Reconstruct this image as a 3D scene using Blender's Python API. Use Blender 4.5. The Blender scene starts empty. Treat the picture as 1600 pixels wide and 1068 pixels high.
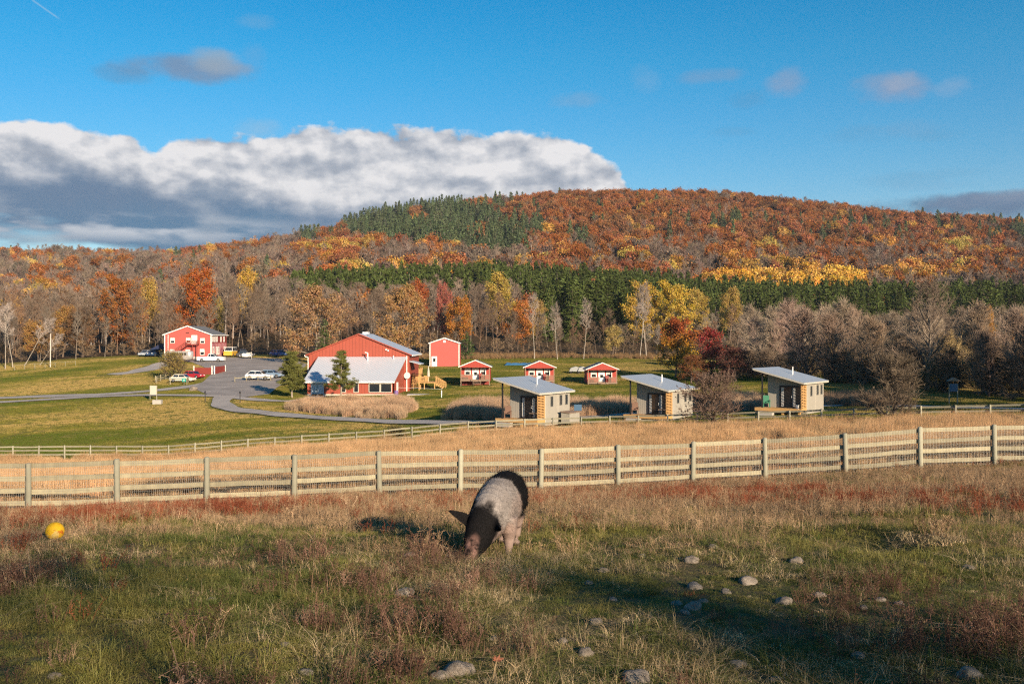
import bpy, math, random
import numpy as np
from mathutils import Vector, Matrix, noise as mnoise
from mathutils.geometry import delaunay_2d_cdt

# ------------------------------------------------------------------ camera, sky, sun
F, HY = 1555.56, 530.0
S = bpy.context.scene
COL = S.collection
cam_d = bpy.data.cameras.new('camera'); cam = bpy.data.objects.new('camera', cam_d); COL.objects.link(cam)
cam_d.sensor_width = 36; cam_d.lens = 35; cam_d.clip_start = 0.1; cam_d.clip_end = 9000
cam.location = (0, 0, 0); cam.rotation_euler = (math.radians(90 - 0.147), 0, 0)
S.camera = cam
S.view_settings.view_transform = 'Standard'; S.view_settings.look = 'None'
S.view_settings.exposure = 0.85; S.view_settings.gamma = 1.0
S.render.engine = 'CYCLES'; S.cycles.use_denoising = False; S.cycles.pixel_filter_type = 'BLACKMAN_HARRIS'; S.cycles.filter_width = 1.25; S.cycles.volume_bounces = 0; S.cycles.use_light_tree = False
SUN_AZ, SUN_EL = math.radians(61), math.radians(15.5)      # sun stands right of and behind the camera
sv = Vector((math.cos(SUN_AZ) * math.cos(SUN_EL), -math.sin(SUN_AZ) * math.cos(SUN_EL), math.sin(SUN_EL)))
sun_d = bpy.data.lights.new('sun', 'SUN'); sun = bpy.data.objects.new('sun', sun_d); COL.objects.link(sun)
sun_d.energy = 5.0; sun_d.angle = math.radians(0.5); sun_d.color = (1.0, 0.80, 0.58)
sun.rotation_euler = (-sv).to_track_quat('-Z', 'Y').to_euler(); sun.location = (60, -50, 30)

class NT:
    """tiny node helper"""
    def __init__(s, nt): s.nt = nt
    def n(s, t, ins=(), out=0, **kw):
        nd = s.nt.nodes.new(t)
        for k, v in kw.items(): setattr(nd, k, v)
        for i, v in (ins.items() if isinstance(ins, dict) else enumerate(ins)):
            if v is None: continue
            if isinstance(v, bpy.types.NodeSocket): s.nt.links.new(v, nd.inputs[i])
            else: nd.inputs[i].default_value = v
        s.last = nd
        return nd.outputs[out] if len(nd.outputs) else None
    def m(s, op, a, b=None, c=None, clamp=False): return s.n('ShaderNodeMath', (a, b, c), operation=op, use_clamp=clamp)
    def add(s, a, b): return s.m('ADD', a, b)
    def sub(s, a, b): return s.m('SUBTRACT', a, b)
    def mul(s, a, b): return s.m('MULTIPLY', a, b)
    def smooth(s, x, lo, hi):
        return s.n('ShaderNodeMapRange', (x, lo, hi, 0.0, 1.0), interpolation_type='SMOOTHSTEP')
    def lin(s, x, lo, hi, a=0.0, b=1.0): return s.n('ShaderNodeMapRange', (x, lo, hi, a, b))
    def mix(s, f, a, b, mode='MIX'):
        nd = s.nt.nodes.new('ShaderNodeMix'); nd.data_type = 'RGBA'; nd.blend_type = mode
        for i, v in ((0, f), (6, a), (7, b)):
            if isinstance(v, bpy.types.NodeSocket): s.nt.links.new(v, nd.inputs[i])
            else: nd.inputs[i].default_value = (v if i == 0 else (*v, 1) if len(v) == 3 else v)
        return nd.outputs[2]
    def noise(s, vec, scale, detail=4, rough=0.55, out=0, dist=0.0):
        return s.n('ShaderNodeTexNoise', {'Vector': vec, 'Scale': scale, 'Detail': detail, 'Roughness': rough, 'Distortion': dist}, out)
    def ramp(s, f, stops, interp='LINEAR'):
        o = s.n('ShaderNodeValToRGB', (f,)); r = s.last.color_ramp; r.interpolation = interp
        while len(r.elements) < len(stops): r.elements.new(0.5)
        for e, (p, c) in zip(r.elements, stops): e.position = p; e.color = (*c, 1) if len(c) == 3 else c
        return o

def az_el(px, py):
    u, v = (px - 800) / F, (HY - py) / F
    return math.atan2(u, 1), math.atan2(v, math.hypot(u, 1))

W = bpy.data.worlds.new('World'); S.world = W; W.use_nodes = True
nt = W.node_tree; nt.nodes.clear(); g = NT(nt)
sky = g.n('ShaderNodeTexSky', sky_type='NISHITA', sun_disc=False, sun_elevation=SUN_EL,
          sun_rotation=math.atan2(sv.x, sv.y), altitude=300, air_density=1.0, dust_density=0.6, ozone_density=2.5)
skyc = g.n('ShaderNodeHueSaturation', {'Hue': 0.487, 'Saturation': 1.42, 'Value': 1.0, 'Fac': 1.0, 'Color': sky})
dirv = g.n('ShaderNodeTexCoord', out=0)
sx = g.n('ShaderNodeSeparateXYZ', (dirv,)); sep = g.last
A = g.m('ARCTAN2', sep.outputs[0], sep.outputs[1])
E = g.m('ARCSINE', sep.outputs[2])
# clouds live on the sphere of directions (azimuth A, elevation E); drawn as sky, beyond everything
cv = g.n('ShaderNodeCombineXYZ', (A, g.mul(E, 1.55), 0.0))
def cl_noise(off, scale, det=7, rough=.55):
    v = g.n('ShaderNodeVectorMath', (cv, off), operation='ADD')
    return g.noise(v, scale, det, rough)
n1 = cl_noise((3.1, 1.7, .3), 15, 7, .52); n2 = cl_noise((3.1 + .006, 1.7 + .016, .3), 15, 7, .52)
n3 = cl_noise((7.1, 2.2, 1.3), 34, 6); n4 = cl_noise((1.1, 5.2, 2.3), 6, 5)
crest = [(-300, 200), (0, 190), (70, 195), (150, 203), (195, 206), (228, 236), (245, 238), (265, 218), (330, 208), (400, 212), (470, 208), (560, 202), (640, 198), (720, 206), (800, 208), (870, 216), (915, 228), (945, 250), (965, 268), (985, 300), (1000, 340), (1040, 480)]
fc = nt.nodes.new('ShaderNodeFloatCurve'); cu = fc.mapping.curves[0]
def cx(px): return (az_el(px, 300)[0] + 0.8) / 1.6
pts = [(cx(px), az_el(px, py)[1] / 0.5) for px, py in crest]
cu.points[0].location = (0, pts[0][1]); cu.points[1].location = (1, 0)
for p in pts: cu.points.new(*p)
fc.mapping.update()
nt.links.new(g.lin(A, -0.8, 0.8), fc.inputs['Value'])
Etop = g.mul(fc.outputs[0], 0.5)
above = g.sub(Etop, E)                               # radians below the cumulus crest
nn = g.add(g.mul(g.sub(n1, .5), .046), g.mul(g.sub(n3, .5), .022))
n5 = cl_noise((2.2, 4.4, 5.1), 70, 5, .6)
nn = g.add(nn, g.mul(g.sub(n5, .5), .012))
dens = g.smooth(g.add(above, nn), -0.0015, 0.0055)
# sunlit relief from the noise slope toward the sun
relief = g.mul(g.sub(n1, n2), 3.0)
Ebot = g.n('ShaderNodeMapRange', (A, az_el(0, 0)[0], az_el(470, 0)[0], az_el(0, 262)[1], az_el(470, 328)[1]))
under = g.add(g.sub(E, Ebot), g.add(g.mul(g.sub(n1, .5), .085), g.mul(g.sub(n4, .5), .05)))
litf = g.smooth(under, -0.018, 0.024)
tone = g.m('ADD', g.add(0.73, relief), g.mul(g.sub(n3, .5), .34), clamp=True)
topc = g.ramp(tone, [(0.0, (.26, .31, .39)), (.42, (.40, .44, .51)), (.66, (.58, .60, .645)), (.95, (.82, .81, .82))])
E0 = az_el(300, 386)[1]
lowmix = g.smooth(g.add(g.sub(E, E0), g.mul(g.sub(n4, .5), .10)), -0.005, 0.05)
lowc = g.mix(lowmix, (.10, .22, .36), (.14, .22, .34))
stv = g.n('ShaderNodeCombineXYZ', (g.mul(A, 1.0), g.mul(E, 4.2), 0.7))
st = g.noise(stv, 9, 5, .5)
band = g.mul(g.smooth(E, az_el(0, 380)[1], az_el(0, 350)[1]), g.sub(1.0, g.smooth(E, az_el(0, 338)[1], az_el(0, 318)[1])))
streak = g.mul(g.mul(g.smooth(st, .42, .56), band), g.sub(1.0, g.smooth(A, az_el(220, 0)[0], az_el(560, 0)[0])))
lowc = g.mix(g.mul(streak, .9), lowc, (.62, .65, .70))
st2 = g.noise(g.n('ShaderNodeCombineXYZ', (g.mul(A, 1.6), g.mul(E, 4.6), 3.7)), 8, 6, .55)
lowc = g.mix(g.mul(g.smooth(st2, .46, .66), .55), lowc, (.36, .42, .50))
cloudc = g.mix(litf, lowc, topc)
# clear gap low on the left and soft fade of the dark base to the right
gap = g.smooth(g.add(g.sub(E, az_el(100, 374)[1]), g.add(g.mul(g.sub(st, .5), .09), g.mul(g.n('ShaderNodeMath', (g.sub(A, az_el(140, 0)[0]), 0.0), operation='MAXIMUM'), .35))), -0.012, 0.010)
dens = g.mul(dens, gap)
skyb = g.n('ShaderNodeVectorMath', (skyc, None), operation='SCALE'); g.last.inputs['Scale'].default_value = 0.125
BASE = 'BASE'
out = skyb
# paler toward the horizon as in the photograph's clear air
hz = g.m('EXPONENT', g.mul(g.m('ABSOLUTE', E), -7.0))
out = g.mix(g.mul(hz, .30), out, (.50, .62, .70))
rfac = g.ramp(E, [(.13, (.96, .98, 1.08)), (.22, (.66, .98, 1.12)), (.27, (.46, 1.0, 1.12)), (.34, (.20, .95, 1.10)), (1.0, (.2, .9, 1.1))])
out = g.mix(1.0, out, rfac, 'MULTIPLY')
out = g.mix(dens, out, cloudc)
# small loose puffs: px, py, rx, ry, strength, colour
puffs = [(290, 108, 92, 19, 1.25, (.24, .31, .46)), (335, 94, 36, 18, 1.0, (.42, .43, .50)), (205, 118, 50, 12, .7, (.15, .33, .55)), (372, 108, 22, 10, .7, (.33, .40, .54)), (402, 33, 30, 11, .4, (.3, .45, .62)),
         (395, 88, 20, 18, .35, (.25, .4, .62)), (1008, 122, 24, 20, .35, (.36, .47, .65)), (1113, 118, 52, 11, .7, (.29, .37, .54)),
         (1228, 130, 30, 19, 1.0, (.36, .38, .53)), (1388, 140, 54, 22, 1.0, (.36, .37, .51)), (1405, 128, 22, 12, .6, (.46, .44, .54)), (1487, 137, 24, 16, .55, (.40, .46, .62)),
         (1168, 154, 26, 14, .5, (.13, .33, .56)), (905, 158, 42, 12, .55, (.30, .42, .60)), (1350, 210, 45, 14, .45, (.17, .37, .58)), (1420, 200, 60, 12, .4, (.24, .40, .60)),
         (1470, 212, 40, 9, .45, (.18, .38, .58)), (1140, 207, 40, 8, .4, (.15, .36, .58)), (1400, 280, 45, 11, .5, (.20, .42, .62)), (1480, 272, 50, 8, .45, (.2, .42, .62)), (1450, 290, 60, 8, .35, (.24, .42, .62)),
         (1480, 320, 120, 15, 1.25, (.13, .20, .32)), (1600, 325, 110, 22, 1.3, (.16, .215, .33)), (1530, 312, 90, 11, 1.1, (.21, .26, .38)), (1590, 304, 50, 8, (.8), (.29, .31, .41)), (1080, 300, 50, 11, .5, (.40, .50, .62)), (60, 378, 70, 9, .5, (.6, .68, .74)), (400, 200, 40, 14, .5, (.5, .55, .64))]
wob = g.mul(g.sub(n3, .5), 2.6); wob2 = g.mul(g.sub(n1, .5), 2.6)
for px, py, rx, ry, k, c in puffs:
    a0, e0 = az_el(px, py)
    da = g.m('DIVIDE', g.sub(A, a0), rx / F); de = g.m('DIVIDE', g.sub(E, e0), ry / F)
    r2 = g.add(g.mul(da, da), g.mul(de, de))
    f = g.smooth(g.add(r2, g.add(wob, wob2)), 1.5, -0.4)
    out = g.mix(g.mul(f, k * .72), out, (c[0] * .76, c[1] * .92, c[2] * .96))
# a short high contrail at upper left
a0, e0 = az_el(50, 0); a1, e1 = az_el(93, 30)
tl = g.m('DIVIDE', g.sub(A, a0), a1 - a0)
dl = g.m('ABSOLUTE', g.sub(E, g.add(e0, g.mul(tl, e1 - e0))))
inl = g.mul(g.smooth(tl, -.1, .1), g.smooth(tl, 1.1, .85))
out = g.mix(g.mul(g.mul(g.smooth(dl, .0014, .0002), inl), .35), out, (.45, .60, .72))
bg = g.n('ShaderNodeBackground', {'Color': out, 'Strength': 0.575})
g.n('ShaderNodeOutputWorld', (bg,))

# ------------------------------------------------------------------ helpers
random.seed(7)
def tag(o, label=None, cat=None, group=None, kind=None):
    if label: o['label'] = label
    if cat: o['category'] = cat
    if group: o['group'] = group
    if kind: o['kind'] = kind
    return o
def empty(name, loc, rz=0.0, label=None, cat=None, group=None):
    o = bpy.data.objects.new(name, None); COL.objects.link(o)
    o.location = loc; o.rotation_euler = (0, 0, rz); o.empty_display_size = .2
    return tag(o, label, cat, group)
class Buf:
    def __init__(s): s.V = []; s.F = []; s.v = []; s.m = []; s.n = 0
    def add(s, V, Fc, v=.5, m=0):
        V = np.asarray(V, float).reshape(-1, 3); Fc = np.asarray(Fc, int)
        s.V.append(V); s.F.append(Fc + s.n); k = len(Fc)
        s.v.append(np.broadcast_to(np.asarray(v, float), (k,)).copy()); s.m.append(np.full(k, m)); s.n += len(V)
        return s
    def box(s, x0, x1, y0, y1, z0, z1, v=.5, m=0):
        V = [(x, y, z) for x in (x0, x1) for y in (y0, y1) for z in (z0, z1)]
        return s.add(V, [(0, 1, 3, 2), (4, 6, 7, 5), (0, 4, 5, 1), (2, 3, 7, 6), (0, 2, 6, 4), (1, 5, 7, 3)], v, m)
    def poly(s, pts, v=.5, m=0):
        pts = np.asarray(pts, float); n = len(pts)
        if n == 4: return s.add(pts, [(0, 1, 2, 3)], v, m)
        return s.add(pts, [(0, i, i + 1) for i in range(1, n - 1)], v, m)
    def prism(s, pts, y0, y1, axis=1, v=.5, m=0):
        """profile pts (a,b) swept from y0 to y1 along axis (0 x, 1 y, 2 z); convex profiles"""
        n = len(pts)
        def mk(t):
            if axis == 1: return [(a, t, b) for a, b in pts]
            if axis == 0: return [(t, a, b) for a, b in pts]
            return [(a, b, t) for a, b in pts]
        V = mk(y0) + mk(y1)
        s.add(V, [(i, (i + 1) % n, (i + 1) % n + n, i + n) for i in range(n)], v, m)
        s.add(mk(y0), [(0, i, i + 1) for i in range(1, n - 1)], v, m)
        s.add(mk(y1), [(0, i + 1, i) for i in range(1, n - 1)], v, m)
        return s
    def slab(s, P, t, v=.5, m=0):
        """thick slab under quad P (4 points), thickness t down"""
        P = np.asarray(P, float); Q = P - np.array([0, 0, t])
        V = np.vstack([P, Q])
        return s.add(V, [(0, 1, 2, 3), (7, 6, 5, 4), (0, 4, 5, 1), (1, 5, 6, 2), (2, 6, 7, 3), (3, 7, 4, 0)], v, m)
    def bar(s, a, b, r0, r1=None, sides=6, v=.5, m=0):
        r1 = r0 if r1 is None else r1
        sticks(s, [a], [b], [r0], [r1], sides, v, m, caps=True); return s
    def build(s, name, mat, parent=None, smooth=False, loc=None):
        me = mesh_np(name, s, mat, smooth)
        o = bpy.data.objects.new(name, me); COL.objects.link(o)
        if parent is not None: o.parent = parent
        if loc is not None: o.location = loc
        return o
def mesh_np(name, b, mat, smooth=False):
    V = np.vstack(b.V); me = bpy.data.meshes.new(name)
    me.vertices.add(len(V)); me.vertices.foreach_set('co', V.ravel().astype(np.float32))
    vi = np.concatenate([f.ravel() for f in b.F]); tot = np.concatenate([np.full(len(f), f.shape[1]) for f in b.F])
    st = np.concatenate([[0], np.cumsum(tot)[:-1]])
    me.loops.add(len(vi)); me.loops.foreach_set('vertex_index', vi.astype(np.int32))
    me.polygons.add(len(tot)); me.polygons.foreach_set('loop_start', st.astype(np.int32))
    me.polygons.foreach_set('material_index', np.concatenate(b.m).astype(np.int32))
    me.polygons.foreach_set('use_smooth', np.full(len(tot), bool(smooth)))
    a = me.attributes.new('v', 'FLOAT', 'FACE'); a.data.foreach_set('value', np.concatenate(b.v).astype(np.float32))
    for m in (mat if isinstance(mat, (list, tuple)) else [mat]): me.materials.append(m)
    me.update(calc_edges=True)
    return me
def sticks(b, P0, P1, r0, r1, sides=3, v=.5, m=0, caps=False):
    P0, P1 = np.asarray(P0, float).reshape(-1, 3), np.asarray(P1, float).reshape(-1, 3); n = len(P0)
    if n == 0: return
    r0 = np.broadcast_to(np.asarray(r0, float), (n,)); r1 = np.broadcast_to(np.asarray(r1, float), (n,))
    D = P1 - P0; D = D / np.maximum(np.linalg.norm(D, axis=1, keepdims=True), 1e-9)
    ref = np.where(np.abs(D[:, 2:3]) > .9, np.array([[1., 0, 0]]), np.array([[0, 0, 1.]]))
    U = np.cross(D, ref); U /= np.linalg.norm(U, axis=1, keepdims=True); Wv = np.cross(D, U)
    an = np.arange(sides) * 2 * math.pi / sides
    ring = np.cos(an)[None, :, None] * U[:, None] + np.sin(an)[None, :, None] * Wv[:, None]
    V = np.concatenate([P0[:, None] + ring * r0[:, None, None], P1[:, None] + ring * r1[:, None, None]], 1)
    base = (np.arange(n) * 2 * sides)[:, None, None]
    i = np.arange(sides); j = (i + 1) % sides
    q = np.stack([i, j, j + sides, i + sides], 1)[None]
    b.add(V.reshape(-1, 3), (base + q).reshape(-1, 4), np.repeat(np.broadcast_to(v, (n,)), sides), m)
    if caps:
        for k in range(n):
            b.add(V[k, sides:], [(0, t, t + 1) for t in range(1, sides - 1)], v, m)
def unit(n, rng):
    a = rng.normal(size=(n, 3)); return a / np.linalg.norm(a, axis=1, keepdims=True)
def cards(b, P, size, rng, v=None, m=0, aspect=.6, up=0.0):
    """small leaf shaped rhombi at P"""
    P = np.asarray(P); n = len(P); N = unit(n, rng)
    N[:, 2] += up; N /= np.linalg.norm(N, axis=1, keepdims=True)
    Aa = np.cross(N, unit(n, rng)); Aa /= np.linalg.norm(Aa, axis=1, keepdims=True); B = np.cross(N, Aa)
    sz = np.asarray(size) * rng.uniform(.7, 1.3, n); a = Aa * sz[:, None] * .5; bb = B * sz[:, None] * .5 * aspect
    V = np.stack([P - a, P - bb + a * .1, P + a, P + bb + a * .1], 1).reshape(-1, 3)
    Fc = np.arange(n * 4).reshape(n, 4)
    b.add(V, Fc, rng.uniform(0, 1, n) if v is None else v, m)
def lathe(b, prof, c=(0, 0, 0), seg=16, v=.5, m=0):
    prof = np.asarray(prof, float); an = np.arange(seg) * 2 * math.pi / seg
    V = np.stack([prof[:, None, 0] * np.cos(an), prof[:, None, 0] * np.sin(an), np.broadcast_to(prof[:, None, 1], (len(prof), seg))], 2) + np.asarray(c)
    i = np.arange(seg); j = (i + 1) % seg
    for k in range(len(prof) - 1):
        b.F.append(np.stack([k * seg + i, k * seg + j, (k + 1) * seg + j, (k + 1) * seg + i], 1) + b.n); b.v.append(np.full(seg, v)); b.m.append(np.full(seg, m))
    b.V.append(V.reshape(-1, 3)); b.n += V.size // 3
    return b

# value noise for placement decisions
_rs = np.random.RandomState(5); _tab = _rs.rand(256, 256)
def vnoise(x, y):
    xi = np.floor(x).astype(int); yi = np.floor(y).astype(int); fx = x - xi; fy = y - yi
    fx = fx * fx * (3 - 2 * fx); fy = fy * fy * (3 - 2 * fy)
    t = lambda a, c: _tab[a & 255, c & 255]
    return (t(xi, yi) * (1 - fx) + t(xi + 1, yi) * fx) * (1 - fy) + (t(xi, yi + 1) * (1 - fx) + t(xi + 1, yi + 1) * fx) * fy
def fbm(x, y, s, o=4):
    r = 0; a = .5; tot = 0
    for k in range(o): r = r + a * vnoise(x / s + 17.3 * k, y / s + 9.1 * k); tot += a; a *= .5; s /= 2.03
    return r / tot

# ------------------------------------------------------------------ terrain
CX = [0, 230, 400, 500, 600, 750, 950, 1230, 1400, 1600]
TB = [(2, [1.75] * 10), (6, [2.06] * 10),
 (11.6, [2.5, 2.5, 2.49, 2.48, 2.48, 2.48, 2.48, 2.45, 2.43, 2.4]),
 (15.5, [3.0, 3.0, 2.97, 2.95, 2.94, 2.93, 2.9, 2.85, 2.8, 2.75]),
 (20, [3.72, 3.65, 3.55, 3.5, 3.48, 3.45, 3.4, 3.3, 3.2, 3.1]),
 (30, [5.14, 5.0, 4.88, 4.79, 4.72, 4.70, 4.6, 4.4, 4.15, 4.0]),
 (60, [8.6, 8.3, 7.6, 7.3, 7.1, 6.85, 6.6, 6.15, 5.7, 5.3]),
 (90, [11.3, 11.2, 10.2, 9.7, 9.2, 8.35, 7.85, 7.0, 6.6, 6.35]),
 (105, [11.5, 10.9, 9.8, 9.4, 9.0, 8.2, 7.85, 7.15, 6.85, 6.6]),
 (125, [11.2, 10.3, 9.5, 9.2, 9.0, 8.3, 7.8, 6.9, 6.6, 6.3]),
 (160, [10.1, 8.7, 8.6, 8.9, 8.8, 8.0, 7.7, 6.2, 5.8, 5.6]),
 (200, [8.6, 6.95, 6.4, 6.5, 6.5, 6.4, 6.2, 5.4, 5.1, 5.0]),
 (240, [6.6, 4.5, 4.4, 4.3, 4.3, 4.3, 4.5, 4.2, 4.1, 4.0]),
 (300, [4.2, 2.3, 1.8, 1.5, 1.5, 1.5, 1.5, 1.0, 1.0, 1.0]),
 (400, [0, -3, -9, -12, -13, -14, -11, -6, -6, -6]),
 (550, [-12, -16, -24, -28, -30, -32, -31, -27, -25, -24]),
 (750, [-36, -42, -52, -58, -62, -66, -68, -64, -58, -54]),
 (950, [-62, -64, -73, -83, -98, -112, -118, -108, -98, -90]),
 (1100, [-82, -82, -92, -105, -126, -141, -150, -139, -127, -117]),
 (1300, [-80, -80, -86, -95, -110, -125, -138, -128, -118, -108]),
 (2000, [-60, -60, -60, -60, -60, -60, -60, -60, -60, -60]), (6000, [0] * 10)]
_D = np.array([r[0] for r in TB], float); _Z = -np.array([r[1] for r in TB], float)   # (D,C)
_C = np.array(CX, float)
def _tan(x, Y, ax):
    Y = np.moveaxis(Y, ax, 0); d = np.diff(x); sl = np.diff(Y, axis=0) / d[:, None]
    T = np.zeros_like(Y)
    h0, h1 = d[:-1, None], d[1:, None]
    with np.errstate(all='ignore'):
        hm = (3 * (h0 + h1)) / ((2 * h1 + h0) / sl[:-1] + (h1 + 2 * h0) / sl[1:])
    T[1:-1] = np.where(sl[:-1] * sl[1:] > 0, hm, 0); T[0] = sl[0]; T[-1] = sl[-1]
    return np.moveaxis(np.nan_to_num(T), 0, ax)
_fine = np.linspace(0, 1600, 161)
def _herm(x, Y, T, q):                       # Y (n,...) along axis 0, q -> index pairs
    i = np.clip(np.searchsorted(x, q) - 1, 0, len(x) - 2); h = x[i + 1] - x[i]; t = (q - x[i]) / h
    return i, h, t
i, h, t = _herm(_C, None, None, _fine); _TC = _tan(_C, _Z, 1)
_ZF = (_Z[:, i] * (1 + 2 * t) * (1 - t) ** 2 + _TC[:, i] * h * t * (1 - t) ** 2 + _Z[:, i + 1] * t * t * (3 - 2 * t) + _TC[:, i + 1] * h * t * t * (t - 1))
_TD = _tan(_D, _ZF, 0)
def height(X, Y):
    X = np.asarray(X, float); Y = np.asarray(Y, float); Yc = np.clip(Y, 2.0, 5990)
    px = np.clip(800 + F * X / Yc, 0, 1600); c = px / 10; ci = np.clip(c.astype(int), 0, 159); cf = c - ci
    i = np.clip(np.searchsorted(_D, Yc) - 1, 0, len(_D) - 2); h = _D[i + 1] - _D[i]; t = (Yc - _D[i]) / h
    def col(k):
        return _ZF[i, k] * (1 + 2 * t) * (1 - t) ** 2 + _TD[i, k] * h * t * (1 - t) ** 2 + _ZF[i + 1, k] * t * t * (3 - 2 * t) + _TD[i + 1, k] * h * t * t * (t - 1)
    z = col(ci) * (1 - cf) + col(ci + 1) * cf
    z = z + np.clip(2.0 - Y, 0, 60) * .05
    near = np.clip((36 - Y) / 10, 0, 1)
    z = z + near * ((fbm(X, Y, 2.6, 3) - .5) * .22 + (fbm(X + 50, Y, .7, 2) - .5) * .07)
    z = z - .34 * np.exp(-((X - 4.30) / .40) ** 2 - ((Y - 11.6) / .48) ** 2) + .10 * np.exp(-((X - 4.95) / .35) ** 2 - ((Y - 11.7) / .5) ** 2)
    far = np.clip((Y - 520) / 200, 0, 1)
    z = z + far * (fbm(X, Y, 120, 3) - .5) * 16
    return z
def H(x, y): return float(height(np.array([x]), np.array([y]))[0])
def P(px, py, d): return ((px - 800) / F * d, d, (HY - py) / F * d)
def G(px, py, dmin=3, dmax=1200):
    """the ground point seen at a pixel of the photograph"""
    d = np.geomspace(dmin, dmax, 3000); X = (px - 800) / F * d; gz = height(X, d); rz = (HY - py) / F * d
    k = np.argmax(gz >= rz)
    if k == 0: k = len(d) - 1
    a, c = gz[k - 1] - rz[k - 1], gz[k] - rz[k]; t = -a / (c - a) if c != a else 0
    dd = d[k - 1] + (d[k] - d[k - 1]) * t
    x = (px - 800) / F * dd
    return (x, dd, H(x, dd))
def D_(px, d): x = (px - 800) / F * d; return (x, d, H(x, d))

def GP(l): return [G(*p)[:2] for p in l]
# fences as ground lines first, the ground cover depends on them
NEAR = [(-382, 26.0), (-240, 26.5), (-100, 27.0), (44, 27.4), (183, 28.0), (323, 28.6), (459, 29.2), (593, 30.0), (719, 30.6), (845, 31.1), (966, 31.9), (1083, 32.7), (1196, 33.3), (1322, 33.0), (1439, 33.3), (1555, 33.7), (1672, 34.1), (1785, 34.4), (1900, 34.7), (2012, 35.0)]
near_pts = [((px - 800) / F * d, d) for px, d in NEAR]
farpx = [(-120, 95), (230, 93), (270, 92.5), (597, 87), (944, 85), (1230, 76), (1590, 67), (1760, 63.5)]
def far_d(px): return np.interp(px, [a for a, _ in farpx], [c for _, c in farpx])
def px_of(X, Y): return 800 + F * X / np.maximum(Y, 1)
def near_d(px): return np.interp(px, [a for a, _ in NEAR], [c for _, c in NEAR])

# ------------------------------------------------------------------ materials
MATS = {}
def newmat(name):
    m = bpy.data.materials.new(name); m.use_nodes = True; m.node_tree.nodes.clear(); return m, NT(m.node_tree)
def fin(g, col, rough=.8, metal=0.0, bump=None, bdist=.02, spec=.3, emit=None):
    ins = {'Base Color': col if isinstance(col, bpy.types.NodeSocket) else (*col, 1), 'Roughness': rough, 'Metallic': metal, 'Specular IOR Level': spec}
    if bump is not None: ins['Normal'] = g.n('ShaderNodeBump', {'Height': bump, 'Distance': bdist, 'Strength': .6})
    o = g.n('ShaderNodeBsdfPrincipled', ins); g.n('ShaderNodeOutputMaterial', (o,))
def paint(name, c, var=.18, rough=.6, scale=1.5, metal=0.0, spec=.3, streak=0.0, boards=0.0, axis='x'):
    """painted / weathered surface with mottling; boards = spacing of vertical or horizontal grooves"""
    m, g = newmat(name); tc = g.n('ShaderNodeTexCoord', out=3); 
    no = g.noise(tc, scale, 5, .6); no2 = g.noise(tc, scale * 9, 3, .6)
    rnd = g.n('ShaderNodeObjectInfo', out=5) if 'fence' in name else None
    k = g.add(1 - var, g.mul(g.add(g.mul(no, .65), g.mul(no2, .35)), 2 * var))
    if streak:
        mp = g.n('ShaderNodeMapping', {'Vector': tc, 'Scale': (6, 6, .35)}); sn = g.noise(mp, 1.2, 4, .6)
        k = g.mul(k, g.add(1 - streak, g.mul(sn, 2 * streak)))
    if rnd is not None: k = g.mul(k, g.lin(rnd, 0, 1, .72, 1.16))
    bump = no2
    if boards:
        sp = g.n('ShaderNodeSeparateXYZ', (tc,)); sn = g.last
        src = sn.outputs[2] if axis == 'z' else g.add(sn.outputs[0], sn.outputs[1])
        fr = g.m('FRACT', g.m('DIVIDE', src, boards)); gro = g.smooth(g.m('ABSOLUTE', g.sub(fr, .5)), .5, .40)
        k = g.mul(k, g.add(.55, g.mul(gro, .45))); bump = gro
    col = g.n('ShaderNodeVectorMath', ((*c,), None), operation='SCALE'); g.nt.links.new(k, g.last.inputs['Scale'])
    fin(g, col, rough, metal, bump, .015, spec); return m
def foliage(name, hue_amt=.04, transl=.25, dark=.55, rough=.7):
    """colour comes from the 'col' property of the plant (or of its instance), varied per leaf"""
    m, g = newmat(name)
    c = g.n('ShaderNodeAttribute', attribute_name='col', attribute_type='INSTANCER')
    v = g.n('ShaderNodeAttribute', attribute_name='v', attribute_type='GEOMETRY', out=2)
    tc = g.n('ShaderNodeTexCoord', out=3); big = g.noise(tc, .55, 3, .5)
    val = g.mul(g.lin(v, 0, 1, dark, 1.45), g.lin(big, .3, .7, .78, 1.25))
    col = g.n('ShaderNodeHueSaturation', {'Hue': g.lin(g.noise(tc, .9, 2, .5), .3, .7, .5 - hue_amt * .5, .5 + hue_amt * .5), 'Saturation': g.lin(v, 0, 1, 1.08, .88), 'Value': val, 'Fac': 1.0, 'Color': c})
    d = g.n('ShaderNodeBsdfDiffuse', {'Color': col, 'Roughness': .5})
    t = g.n('ShaderNodeBsdfTranslucent', {'Color': col})
    o = g.n('ShaderNodeMixShader', (transl, d, t)); g.n('ShaderNodeOutputMaterial', (o,)); return m
LEAF = foliage('foliage_leaves'); GRASS = foliage('grass_blades', .03, .3, .55); NEEDLE = foliage('conifer_needles', .02, .1, .45); BARKC = foliage('bare_twigs', .01, 0.0, .7)
m, g = newmat('bark'); tc = g.n('ShaderNodeTexCoord', out=3)
c = g.n('ShaderNodeAttribute', attribute_name='bark', attribute_type='INSTANCER')
mp = g.n('ShaderNodeMapping', {'Vector': tc, 'Scale': (5, 5, .8)}); no = g.noise(mp, 2.5, 5, .6)
col = g.n('ShaderNodeHueSaturation', {'Hue': .5, 'Saturation': 1.0, 'Value': g.lin(no, .3, .7, .6, 1.35), 'Fac': 1.0, 'Color': c})
fin(g, col, .9, bump=no, bdist=.03, spec=.1); BARK = m

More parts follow.
